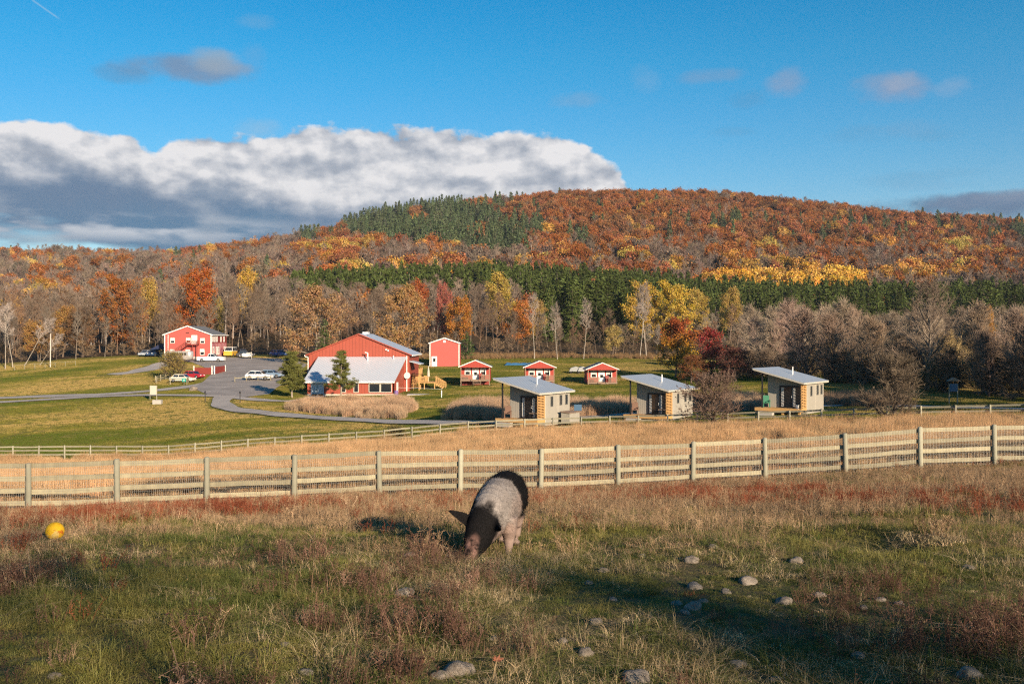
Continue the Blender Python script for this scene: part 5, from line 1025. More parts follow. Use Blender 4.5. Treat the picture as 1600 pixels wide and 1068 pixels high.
# ---- vehicles
def vehicle(kind, px, py, yaw, c, label, L=4.5, Wd=1.8, Ht=1.5, dist=None, roofc=None):
    x, y, z = G(px, py) if dist is None else D_(px, dist); e = empty(kind, (x, y, z + .05), math.radians(yaw), label, {'pickup_truck': 'pickup', 'parked_van': 'van'}.get(kind, 'car'), 'vehicles at the car park')
    nm = 'car_paint_' + kind + str(px); cp, g = newmat(nm); fin(g, c, .25, spec=.6)
    h0, hb_ = .28, Ht * .60; l = L / 2; w = Wd / 2
    if kind == 'pickup_truck': prof = [(-l, h0), (l, h0), (l, hb_ * .95), (l * .52, hb_ * 1.02), (-l, hb_ * 1.02)]; cab = [(l * .50, hb_), (l * .18, Ht), (-l * .12, Ht), (-l * .2, hb_)]
    elif kind == 'parked_van': prof = [(-l, h0), (l, h0), (l, hb_ * .9), (l * .8, hb_), (-l, hb_)]; cab = [(l * .78, hb_), (l * .55, Ht), (-l * .98, Ht), (-l, hb_)]
    else: prof = [(-l, h0 + .08), (-l * .92, h0), (l * .92, h0), (l, h0 + .12), (l * .97, hb_ * .86), (l * .5, hb_), (-l * .9, hb_ * 1.04), (-l, hb_ * .9)]; cab = [(l * .48, hb_), (l * .14, Ht * .98), (-l * .55, Ht), (-l * (.93 if Ht > 1.6 else .82), hb_ * 1.02)]
    body = Buf(); n = len(prof)
    # slightly tumble-homed body: three lofted outlines
    for ya, yb, sa, sb in ((-w, -w * .93, .93, 1), (-w * .93, w * .93, 1, 1), (w * .93, w, 1, .93)):
        mk = lambda yy, s: [(a * s if abs(a) > l * .8 else a, yy, h0 + (q - h0) * (1 if s == 1 else .97)) for a, q in prof]
        body.add(mk(ya, sa) + mk(yb, sb), [(i, (i + 1) % n, (i + 1) % n + n, i + n) for i in range(n)])
    body.add([(a * .93 if abs(a) > l * .8 else a, -w, h0 + (q - h0) * .97) for a, q in prof], [(0, i, i + 1) for i in range(1, n - 1)]); body.add([(a * .93 if abs(a) > l * .8 else a, w, h0 + (q - h0) * .97) for a, q in prof], [(0, i + 1, i) for i in range(1, n - 1)])
    bo = body.build('body', cp, e)
    t = .80; cabb = Buf(); m = len(cab)
    V = [(a, -w * (.92 if q < Ht * .8 else t), q) for a, q in cab] + [(a, w * (.92 if q < Ht * .8 else t), q) for a, q in cab]
    cabb.add(V, [(i, (i + 1) % m, (i + 1) % m + m, i + m) for i in range(m)]); cabb.add(V[:m], [(0, i, i + 1) for i in range(1, m - 1)]); cabb.add(V[m:], [(0, i + 1, i) for i in range(1, m - 1)])
    cabb.build('cabin_shell', cp if roofc is None else roofc, e)
    def wins(b):
        cx_ = sum(a for a, q in cab) / m; cz = (hb_ + Ht) / 2
        for s in (-1, 1):
            def pt(a, q): u = (q - hb_) / (Ht - hb_); return (a, s * (w * (.92 + (t - .92) * np.clip(u, 0, 1)) + .012), q)
            a0, a1, a2, a3 = cab[0][0] - .12, cab[1][0] - .03, cab[2][0] + .05, cab[3][0] + .18; zb, zt = hb_ + .06, Ht - .12
            A1 = lambda q, p0, p1: p0 + (p1 - p0) * (q - hb_) / (Ht - hb_)
            md = (a1 + a2) / 2; k = .04
            for lo, hi, lo2, hi2 in ((A1(zb, a0, a1), md + k, A1(zt, a0, a1), md + k), (md - k, A1(zb, a3, a2), md - k, A1(zt, a3, a2))):
                b.poly([pt(lo, zb), pt(hi, zb), pt(hi2, zt), pt(lo2, zt)])
        for (pa, pb) in ((cab[0], cab[1]), (cab[3], cab[2])):
            (ax, az_), (bx_, bz_) = pa, pb; sgn = 1 if ax > 0 else -1
            f = lambda u: (ax + (bx_ - ax) * u + sgn * .02, az_ + (bz_ - az_) * u + .012)
            (p0x, p0z), (p1x, p1z) = f(.12), f(.88); b.poly([(p0x, -w * .82, p0z), (p0x, w * .82, p0z), (p1x, w * .72, p1z), (p1x, -w * .72, p1z)])
    child('window_glass', GLASS, e, wins)
    for a in (-l * .62, l * .62):
        for s in (-1, 1):
            R_ = .34 if Ht < 1.65 else .39
            wh = child('wheel', TYRE, e, lambda b: b.bar((a, s * (w - .2), R_), (a, s * (w + .02), R_), R_, R_, 18)); child('rim', RIM, wh, lambda b: b.bar((a, s * (w + .021), R_), (a, s * (w + .035), R_), R_ * .6, R_ * .55, 12))
    for s in (-1, 1):
        child('headlight', paint('headlamp', (.7, .7, .68), .02, .2) if 'headlamp' not in bpy.data.materials else bpy.data.materials['headlamp'], e, lambda b: b.box(l * .955, l * .99, s * w * .55 - .16, s * w * .55 + .16, hb_ * .68, hb_ * .82)); child('tail_light', RED_D, e, lambda b: b.box(-l * 1.005, -l * .96, s * w * .78 - .09, s * w * .78 + .09, hb_ * .68, hb_ * .9))
    return e
vehicle('parked_car', 228, 556.5, -100, (.35, .40, .46), 'silver blue car parked left of the dark blue one at the wood edge', 4.6, 1.8, 1.5)
vehicle('parked_car', 240.5, 557, -95, (.03, .06, .13), 'dark blue SUV parked beside the silver blue car', 4.8, 1.95, 1.85)
vehicle('pickup_truck', 330, 565, 0, (.74, .74, .73), 'white pickup truck parked before the two-storey red building', 6.0, 2.0, 1.85)
vehicle('parked_car', 285.5, 597, -8, (.72, .66, .52), 'cream car parked behind the single-rail fence beside the olive bush', 4.4, 1.8, 1.45)
vehicle('parked_car', 302, 591.5, -20, (.38, .02, .03), 'red car parked just behind the cream car', 4.2, 1.8, 1.45)
vehicle('parked_car', 405, 593.5, -6, (.72, .73, .74), 'white SUV parked behind the barrier in the car park', 4.8, 1.9, 1.7)
vehicle('parked_car', 424, 590, -12, (.20, .28, .38), 'grey blue car parked beside the white SUV near the pine', 4.5, 1.8, 1.45)
vehicle('parked_van', 360, 557, -90, (.62, .36, .05), 'yellow van with white roof beside the two-storey building', 4.6, 2.2, 2.3, roofc=WHITE)
vehicle('parked_car', 379, 556, -60, (.06, .06, .08), 'dark car parked behind the white tank', 4.4, 1.8, 1.7)
vehicle('parked_car', 434, 556.5, -35, (.04, .10, .30), 'blue car parked at the far side of the car park', 4.4, 1.8, 1.5)
vehicle('parked_car', 447, 556, -30, (.08, .10, .14), 'dark grey car parked right of the blue car', 4.4, 1.8, 1.5)
vehicle('parked_car', 384, 555.5, 10, (.05, .05, .06), 'black car half hidden behind the gate panel', 4.3, 1.8, 1.5, dist=242)
# livestock trailer
x, y, z = G(279, 566); e = empty('livestock_trailer', (x, y, z + .1), math.radians(4), 'grey slatted livestock trailer in front of the outside stair', 'trailer')
GREYP = paint('grey_trailer_metal', (.34, .31, .29), .10, .5, metal=.2)
child('trailer_body', GREYP, e, lambda b: (b.box(-2.6, 2.3, -1, 1, .55, 1.55), b.box(-2.6, 2.3, -1, 1, 2.1, 2.5), [b.box(-2.6 + k * .98 - .04, -2.6 + k * .98 + .06, -1.01, -.95, 1.55, 2.1) for k in range(6)], b.box(-2.6, 2.3, .9, 1, 1.55, 2.1)))
child('slat', BLACK, e, lambda b: [b.box(-2.55 + k * .33, -2.38 + k * .33, -.94, -.9, 1.56, 2.09) for k in range(15)]); bb = Buf(); lathe(bb, [(0, 0), (.55, .05), (.85, .3), (.98, .8), (1.0, 1.6), (.9, 1.95), (.0, 2.05)], seg=16); o = bb.build('nose_cone', paint('polished_nose', (.55, .53, .52), .05, .3, metal=.5), e, True); o.location = (2.3, 0, .5)
child('emblem', BLACK, e, lambda b: b.bar((-1.1, -1.02, 1.0), (-1.1, -1.05, 1.0), .42, .42, 18)); child('emblem_centre', WHITE, e, lambda b: b.bar((-1.05, -1.052, 1.0), (-1.05, -1.06, 1.0), .28, .24, 10))
for a in (-.5, .5): child('wheel', TYRE, e, lambda b: b.bar((a, -1.1, .38), (a, -.85, .38), .38, .38, 16))
child('hitch', BLACK, e, lambda b: (b.bar((2.4, 0, .5), (4.2, 0, .5), .08, .08, 6), b.box(3.6, 3.8, -.1, .1, -.1, .8)))
# ------------------------------------------------------------------ fences
def board_fence(pts, rails, hgt, rad, label, bh=.135, prim='near', wire=True, ext=.10):
    e = empty('board_fence', (*pts[0], H(*pts[0])), 0, label, 'fence'); o0 = np.array(e.location); rg = np.random.RandomState(len(pts)); q = [np.array((x, y, H(x, y))) - o0 for x, y in pts]
    for k, p in enumerate(q):
        tx, ty = rg.normal(0, .012, 2); hh = hgt + ext + rg.uniform(-.03, .04)
        bb = Buf(); an = 12; prof = [(0, -.5), (rad * 1.02, -.5), (rad * 1.03, .3), (rad * .97, hh - .02), (rad * .8, hh), (0, hh + .012)]; lathe(bb, prof, seg=an); o = bb.build('post', FENCE_P, e, True); o.location = p; o.rotation_euler = (tx, ty, rg.uniform(0, 6))
    for i, (a, c) in enumerate(zip(q, q[1:])):
        dd = (c - a) / np.linalg.norm(c - a); nn = np.array([-dd[1], dd[0], 0]); nn /= np.linalg.norm(nn); nn = nn if nn[1] > 0 else -nn
        for r, zc in enumerate(rails):
            m_ = 6; ws = rg.normal(0, .010, m_ + 1); za, zb_ = zc + rg.normal(0, .012), zc + rg.normal(0, .012); off = nn * (rad + .002); th = nn * .032; P_ = []
            sag = -.012 * np.sin(np.linspace(0, 3.14, m_ + 1)) * rg.uniform(0, 1.5)
            for s_, t_ in enumerate(np.linspace(-.0, 1.0, m_ + 1)):
                p = a + (c - a) * t_ + off + np.array([0, 0, za + (zb_ - za) * t_ + ws[s_] * .6 + sag[s_]]); P_ += [p - (0, 0, bh / 2), p + (0, 0, bh / 2), p + th + (0, 0, bh / 2), p + th - (0, 0, bh / 2)]
            Fc = [];
            for s_ in range(m_): Fc += [(s_ * 4 + u, s_ * 4 + (u + 1) % 4, s_ * 4 + 4 + (u + 1) % 4, s_ * 4 + 4 + u) for u in range(4)]
            Fc += [(3, 2, 1, 0), (m_ * 4, m_ * 4 + 1, m_ * 4 + 2, m_ * 4 + 3)]; b = Buf(); b.add(P_, Fc); b.build('rail', FENCE if wire else FENCE_F, e)
    if wire:
        s0, s1 = [], []
        for a, c in zip(q, q[1:]):
            dd = c - a; nn = np.array([-dd[1], dd[0], 0]); nn /= np.linalg.norm(nn); nn = nn if nn[1] > 0 else -nn; off = -nn * 0 + nn * (rad - .012); n = int(np.linalg.norm(dd[:2]) / wire)
            for k in range(n + 1): p = a + dd * k / n + off; s0.append(p + (0, 0, .02)); s1.append(p + (0, 0, rails[-1] + .06))
            for zz in np.arange(.05, rails[-1] + .07, .10): s0.append(a + off + (0, 0, zz)); s1.append(c + off + (0, 0, zz))
        b = Buf(); sticks(b, s0, s1, .0024, .0024, 3); b.build('wire_mesh', STEEL, e)
    return e
board_fence(near_pts, (.24, .57, .91, 1.27), 1.27, .078, 'weathered four-board fence with wire mesh crossing the pasture behind the pig', wire=.055)
fp = []; px = -300.0
while px < 1960:
    d = float(far_d(px)); fp.append(((px - 800) / F * d, d)); px += 2.44 / (d / F) * 1.0
board_fence(fp[:], (.45, .82, 1.18), 1.18, .07, 'grey three-board fence running below the tiny houses', bh=.13, wire=.0)

# ------------------------------------------------------------------ pig
def loft(spine, seg=20):
    """spine: (x,y,z,half width,half height)"""
    b = Buf(); S_ = np.array(spine, float); C_ = S_[:, :3]; T = np.gradient(C_, axis=0); T /= np.linalg.norm(T, axis=1, keepdims=True); an = np.arange(seg) * 2 * math.pi / seg; rings = []
    for c, t, (hw, hh) in zip(C_, T, S_[:, 3:5]):
        X_ = np.cross(t, (0, 0, 1)) if abs(t[2]) < .95 else np.array([1., 0, 0]); X_ /= np.linalg.norm(X_); U_ = np.cross(X_, t); rings.append(c + np.outer(np.cos(an) * hw, X_) + np.outer(np.sin(an) * hh, U_))
    V = np.vstack(rings + [C_[:1], C_[-1:]]); n = len(C_); i = np.arange(seg); j = (i + 1) % seg
    for k in range(n - 1): b.F.append(np.stack([k * seg + i, k * seg + j, (k + 1) * seg + j, (k + 1) * seg + i], 1)); b.v.append(np.full(seg, .5)); b.m.append(np.zeros(seg, int))
    b.F.append(np.stack([np.full(seg, n * seg), j, i], 1)); b.F.append(np.stack([np.full(seg, n * seg + 1), (n - 1) * seg + i, (n - 1) * seg + j], 1)); b.v += [np.full(seg, .5)] * 2; b.m += [np.zeros(seg, int)] * 2; b.V.append(V); b.n = len(V); return b
def join(bufs):
    o = Buf()
    for b in bufs:
        off = o.n; o.V += b.V; o.F += [f + off for f in b.F]; o.v += b.v; o.m += b.m; o.n += b.n
    return o
parts = [loft([(0, .86, .60, .07, .10), (0, .80, .60, .17, .20), (0, .66, .61, .225, .28), (0, .45, .63, .25, .32), (0, .20, .625, .262, .33), (0, -.05, .61, .258, .32), (0, -.27, .59, .245, .31), (-.015, -.44, .54, .22, .28), (-.045, -.58, .455, .20, .24), (-.08, -.69, .365, .165, .20), (-.10, -.77, .28, .14, .165), (-.115, -.835, .205, .10, .12), (-.12, -.885, .14, .076, .086), (-.125, -.92, .085, .066, .07), (-.125, -.935, .055, .060, .062)])]
def leg(pts): return loft([(x, y, z, r, r2) for x, y, z, r, r2 in pts], 14)
parts += [leg([(.16, -.27, .50, .12, .15), (.175, -.27, .34, .095, .11), (.175, -.255, .25, .07, .075), (.175, -.265, .19, .058, .062), (.175, -.265, .11, .043, .046), (.175, -.28, .06, .050, .055), (.175, -.295, .0, .058, .07)]),
          leg([(-.16, -.20, .50, .12, .15), (-.165, -.19, .34, .095, .11), (-.165, -.17, .25, .07, .075), (-.165, -.17, .19, .058, .062), (-.165, -.16, .11, .043, .046), (-.165, -.17, .06, .050, .055), (-.165, -.185, .0, .058, .07)]),
          leg([(.13, .54, .55, .13, .20), (.125, .46, .40, .105, .15), (.115, .50, .30, .075, .095), (.11, .56, .24, .055, .065), (.105, .54, .12, .043, .046), (.10, .52, .06, .050, .055), (.10, .50, .0, .056, .07)]),
          leg([(-.13, .60, .55, .13, .20), (-.13, .56, .40, .105, .15), (-.12, .62, .30, .075, .095), (-.115, .70, .24, .055, .065), (-.11, .68, .12, .043, .046), (-.11, .66, .06, .050, .055), (-.11, .64, .0, .056, .07)])]
def ear(s):
    base = Vector((s * .11 - .075, -.655, .49)); tip = Vector((s * .33 - .075, -.80, .60)) if s < 0 else Vector((.215, -.80, .50)); ax = (tip - base); wdir = Vector((.1 * s, -.55, -.75)).normalized() if s < 0 else Vector((.2, -.45, -.75)).normalized(); pts = []
    b = Buf(); n = 8; nrm = ax.cross(wdir).normalized(); V = []
    for k in range(n + 1):
        t = k / n; w = (.066 if s < 0 else .08) * math.sin(math.pi * min(.98, .32 + .66 * t)) ** .8 * (1.05 if t < .6 else 1) + .004; c = base + ax * t + nrm * (.035 * math.sin(t * 3.1)) + (Vector((0, 0, .05)) * t * t if s < 0 else Vector((0, -.02, -.03)) * t * t)
        for u in (-1, -.5, 0, .5, 1):
            for th in (-1, 1): V.append(c + wdir * (w * u) - nrm * (.03 * (1 - u * u)) + nrm * th * (.011 if abs(u) < 1 else .007))
    st = 10; Fc = []
    for k in range(n):
        for u in range(4):
            a = k * st + u * 2; Fc += [(a, a + 2, a + 2 + st, a + st), (a + 1, a + 1 + st, a + 3 + st, a + 3)]
        a = k * st; Fc += [(a, a + st, a + 1 + st, a + 1), (a + 8, a + 9, a + 9 + st, a + 8 + st)]
    for u in range(4): Fc += [(u * 2, u * 2 + 1, u * 2 + 3, u * 2 + 2), (n * st + u * 2, n * st + u * 2 + 2, n * st + u * 2 + 3, n * st + u * 2 + 1)]
    b.add([tuple(v) for v in V], Fc); return b
parts += [ear(-1), ear(1)]
parts += [loft([(.0, .84, .74, .03, .03), (.02, .90, .70, .02, .02), (.05, .92, .62, .015, .015), (.03, .91, .55, .012, .012), (-.01, .92, .52, .01, .01)], 8)]
parts += [loft([(-.01, -.38, .79, .04, .05), (-.04, -.50, .72, .05, .05), (-.07, -.62, .60, .05, .05)], 10)]
px_, d_ = 780, 11.8
pg = Vector(D_(px_, d_)); tmp = join(parts).build('pig_work', WHITE)
rm = tmp.modifiers.new('r', 'REMESH'); rm.mode = 'VOXEL'; rm.voxel_size = .0135; rm.use_smooth_shade = True
smo = tmp.modifiers.new('s', 'SMOOTH'); smo.iterations = 5; smo.factor = .5
dg = bpy.context.evaluated_depsgraph_get(); me = bpy.data.meshes.new_from_object(tmp.evaluated_get(dg)); bpy.data.objects.remove(tmp)
co = np.empty(len(me.vertices) * 3, np.float32); me.vertices.foreach_get('co', co); co = co.reshape(-1, 3)
# wrinkles at neck and light unevenness
co += (np.sin(co[:, 1:2] * 70) * .0035 * ((co[:, 1] < -.33) & (co[:, 1] > -.62) & (co[:, 2] > .3))[:, None]) * np.array([0, .3, 1.]); me.vertices.foreach_set('co', co.ravel())
m, g = newmat('pig_skin_and_hair'); tc = g.n('ShaderNodeTexCoord', out=3); g.n('ShaderNodeSeparateXYZ', (tc,)); sp_ = g.last; X_, Y_, Z_ = sp_.outputs[0], sp_.outputs[1], sp_.outputs[2]
nz = g.noise(tc, 5, 4, .6); wb = g.mul(g.sub(nz, .5), .30); mp = g.n('ShaderNodeMapping', {'Vector': tc, 'Scale': (60, 9, 22)}); hair = g.noise(mp, 2.2, 4, .65)
front = g.smooth(g.add(g.add(Y_, g.mul(g.m('ABSOLUTE', g.sub(X_, -.03)), -.35)), wb), -.60, -.71)
leftp = g.mul(g.smooth(g.add(X_, wb), -.13, -.19), g.smooth(g.add(Y_, g.mul(nz, .1)), .10, .02))
rump = g.mul(g.smooth(g.add(Y_, g.add(wb, g.mul(g.sub(.62, Z_), -.45))), .06, .13), g.smooth(g.add(Z_, g.mul(wb, .5)), .34, .42))
topb = g.mul(g.smooth(g.add(Y_, wb), .12, .2), g.smooth(Z_, .78, .84))
blk = g.m('MINIMUM', g.add(g.add(front, leftp), g.add(rump, topb)), 1.0)
belt = g.ramp(g.add(g.mul(hair, .6), g.mul(nz, .4)), [(.3, (.16, .135, .12)), (.5, (.21, .185, .17)), (.7, (.37, .33, .30))])
pinkc = g.ramp(g.add(g.mul(hair, .5), g.mul(nz, .5)), [(.3, (.15, .105, .09)), (.7, (.34, .25, .21))])
pk = g.m('MAXIMUM', g.smooth(g.add(Z_, wb), .50, .38), g.mul(g.smooth(g.add(X_, g.mul(wb, .4)), .20, .28), .75))
body = g.mix(pk, belt, pinkc); hv = g.ramp(hair, [(.35, (.003, .003, .003)), (.7, (.014, .0125, .013))]); body = g.mix(blk, body, hv)
sn = g.mul(g.smooth(Y_, -.86, -.94), g.smooth(nz, .40, .6)); body = g.mix(sn, body, (.30, .17, .14))
body = g.mix(g.smooth(Z_, .05, .035), body, (.07, .05, .04))
fin(g, body, .9, bump=hair, bdist=.012, spec=.08)
me.materials.clear(); me.materials.append(m); [setattr(p, 'use_smooth', True) for p in me.polygons]
PR = math.radians(-12)
pige = empty('pig', (pg.x, pg.y, pg.z - .01), PR, 'large black and white belted pig grazing with its head down', 'pig')
PS = .98; pige.scale = (PS,) * 3
bo = bpy.data.objects.new('body', me); COL.objects.link(bo); bo.parent = pige
# bristles
rg = np.random.RandomState(9); nrm = np.empty(len(me.vertices) * 3, np.float32); me.vertices.foreach_get('normal', nrm); nrm = nrm.reshape(-1, 3)
cand = np.where((co[:, 2] > .35) & (co[:, 1] > -.62))[0]; ix = rg.choice(cand, 9000); s0 = co[ix] + rg.normal(0, .004, (9000, 3)); dirn = nrm[ix] * .45 + np.array([0, .75, -.35]) + rg.normal(0, .18, (9000, 3)); s1 = s0 + dirn * rg.uniform(.018, .042, (9000, 1)) * (1 + 1.2 * np.clip((co[ix, 2:3] - .75) * 5, 0, 1))
b = Buf(); sticks(b, s0, s1, .0011, .0004, 3); b.build('bristles', m, pige)
EYE = paint('dark_eye', (.01, .008, .008), 0, .15)
for s in (-1, 1): bb = Buf(); lathe(bb, [(0, -.014), (.010, -.010), (.014, 0), (.010, .010), (0, .014)], seg=10); o = bb.build('eye', EYE, pige, True); o.location = (-.098 + s * .116, -.765, .325)
for s in (-1, 1): bb = Buf(); lathe(bb, [(0, -.008), (.010, -.004), (.010, .004), (0, .008)], seg=8); o = bb.build('nostril', EYE, pige, True); o.location = (-.125 + s * .025, -.985, .062)

# ------------------------------------------------------------------ ball
x, y, z = G(85.5, 842); m, g = newmat('yellow_ball'); tc = g.n('ShaderNodeTexCoord', out=3); no = g.noise(tc, 9, 4, .65); n2 = g.noise(tc, 3.2, 3, .6); c = g.mix(g.smooth(no, .56, .60), (.66, .38, .012), (.45, .12, .01)); c = g.mix(g.smooth(n2, .60, .64), c, (.60, .42, .12)); fin(g, c, .65, spec=.25)
bb = Buf(); th = np.linspace(0, math.pi, 17); lathe(bb, [(0.122 * math.sin(t), -0.122 * math.cos(t)) for t in th], seg=28); o = bb.build('ball', m, smooth=True, loc=(x, y, z + .11)); STW0 = (x, y, .16); o.rotation_euler = (.4, .3, .2); tag(o, 'scuffed yellow ball with orange marks lying in the grass', 'ball')
bb = Buf(); lathe(bb, [(.0, 0), (.022, .002), (.02, .01), (.0, .012)], seg=10); v_ = bb.build('valve', BLACK, o); v_.location = (0, .083, -.088); v_.rotation_euler = (3.9, 0, 0)

# ------------------------------------------------------------------ stones in the pasture
ST = [(630, 930, 17, 'grey stone under the reddish weeds left of the centre'), (717, 1052, 26, 'largest rounded stone in the grass at the bottom centre'), (688, 1058, 14, 'flat stone wedged left of the largest bottom stone'), (995, 1064, 25, 'rounded brown stone cut by the bottom edge'), (916, 1022, 15, 'dark stone sunk in grass above the brown bottom stone'), (932, 973, 11, 'angular pale stone below the pig shadow'), (1085, 919, 13, 'upright grey stone at the edge of the shade'), (1082, 877, 13, 'pinkish flat stone in the sunlit grass right of the pig'), (1169, 911, 16, 'wide grey stone in the dark shade band'), (1083, 951, 15, 'pale sunlit stone in the small stone cluster'), (1058, 944, 9, 'small stone left in the stone cluster'), (1098, 941, 8, 'small stone right in the stone cluster'), (1070, 958, 9, 'flat stone lowest in the stone cluster'), (1135, 926, 10, 'low stone between shade band and stone cluster'), (1225, 942, 13, 'grey stone in shade right of the stone cluster'), (1376, 938, 8, 'small white stone in the shade'), (1350, 951, 8, 'small stone left below the white one'), (1280, 932, 10, 'flat stone at the top of the shade band'), (1114, 856, 8, 'small pale stone above the pinkish one'), (1245, 878, 11, 'flat pinkish stone in dry grass'), (1153, 1040, 14, 'half buried stone near the bottom right of centre'), (1515, 1057, 20, 'pale stone at the bottom right among red weeds'), (1213, 1063, 10, 'low stone at the bottom edge'), (1340, 1026, 11, 'dull stone in green grass at lower right'), (943, 893, 9, 'bluish stone in the pig shadow edge'), (920, 912, 8, 'small upright stone below the bluish one'), (880, 1003, 9, 'pale splinter of stone in the shade centre'), (445, 1009, 8, 'small pale stone in the green grass at lower left'), (478, 1052, 12, 'pale flat stone at lower left'), (330, 938, 7, 'small grey stone in the left shade'), (770, 999, 9, 'flat sliver of stone in the middle grass'), (85, 1058, 10, 'flat stone near the lower left corner'), (1515, 888, 9, 'small grey stone in the right dry weeds'), (1405, 944, 8, 'brownish stone in the right shade'), (705, 870, 7, 'small stone left of the pig snout'), (640, 868, 8, 'flat pale stone left of the pig'), (1003, 870, 7, 'small stone right of the pig'), (958, 938, 7, 'little stone in open brown grass')]
STW = [STW0]
for k, (px, py, r, lab) in enumerate(ST):
    x, y, z = G(px, py); rr = r / F * y; STW.append((x, y, rr)); rock('stone', (x, y, z + rr * .04), rr * .95, 100 + k, lab, STONE, .72, 'stones scattered in the pasture')

# ------------------------------------------------------------------ grass and weeds of the pasture (uncountable)
def blades(rng, n, h, rad, w, lean=.5, curve=.4, hv=.4, seg=2):
    b = Buf(); a = rng.uniform(0, 6.283, n); r = rad * np.sqrt(rng.uniform(0, 1, n)); P0 = np.column_stack([r * np.cos(a), r * np.sin(a), np.full(n, -.02)]); hh = h * rng.uniform(1 - hv, 1 + hv, n)
    la = a + rng.normal(0, .9, n); ld = np.column_stack([np.cos(la), np.sin(la), np.zeros(n)]); ln = np.abs(rng.normal(0, lean, n))[:, None]; wd = np.column_stack([-np.sin(la + rng.normal(0, .8, n)), np.cos(la), np.zeros(n)]) * w * rng.uniform(.6, 1.3, n)[:, None] * .5; up = np.array([0, 0, 1.])
    P1 = P0 + (up * .55 + ld * ln * .3) * hh[:, None]; P2 = P0 + (up * (1 - .3 * np.minimum(1, ln * curve * 2)) + ld * ln * (.6 + curve)) * hh[:, None]
    V = np.stack([P0 - wd, P0 + wd, P1 + wd * .8, P1 - wd * .8, P2], 1).reshape(-1, 3); base = (np.arange(n) * 5)[:, None]; v = rng.uniform(0, 1, n)
    b.add(V, base + np.array([[0, 1, 2, 3]]), v); off = b.n - len(V); b.F.append(base + np.array([[3, 2, 4]])); b.v.append(v); b.m.append(np.zeros(n, int)); return b
def weed(rng, n, h, rad, w=.0022, fluff=6, fl=.012):
    b = Buf()
    for k in range(n):
        a = rng.uniform(0, 6.28); p = np.array([rad * rng.uniform() * math.cos(a), rad * rng.uniform() * math.sin(a), -.02]); d = np.array([math.cos(a) * rng.uniform(.1, .5), math.sin(a) * rng.uniform(.1, .5), 1]); L = h * rng.uniform(.5, 1.15); q = p + d * L * .5; e = q + (d + rng.normal(0, .25, 3)) * L * .5; sticks(b, [p, q], [q, e], [w, w * .8], [w * .8, w * .4], 3, rng.uniform())
        m_ = fluff; t = rng.uniform(.35, 1, m_)[:, None]; o = p + (e - p) * t; te = o + (rng.normal(0, .5, (m_, 3)) + np.array([0, 0, .6])) * L * .22; sticks(b, o, te, w * .6, w * .35, 3, rng.uniform(0, 1, m_)); cards(b, te + rng.normal(0, .004, te.shape), fl, rng, aspect=.7); cards(b, o + (te - o) * .6, fl * .8, rng, aspect=.7)
    return b
rg = np.random.RandomState(17)
GP_ = [mesh_np('grass_source', blades(rg, 52, .085, .15, .006, 1.1, .8, .6), GRASS), mesh_np('grass_source', blades(rg, 44, .13, .14, .0055, 1.1, .8, .7), GRASS),      # 0,1 green
       mesh_np('grass_source', blades(rg, 34, .17, .15, .0036, 1.5, .7, .7), GRASS), mesh_np('grass_source', blades(rg, 20, .24, .12, .0030, .6, .4, .7), GRASS),  # 2,3 straw
       mesh_np('weed_source', weed(rg, 8, .19, .10), GRASS), mesh_np('weed_source', weed(rg, 7, .30, .08, fluff=10), GRASS),        # 4,5 brown / red weeds
       mesh_np('grass_source', blades(rg, 60, .07, .17, .008, 1.5, .8), GRASS), mesh_np('weed_source', weed(rg, 2, .46, .03, .0024, 10, .012), GRASS)]   # 6 mat, 7 tall stalk
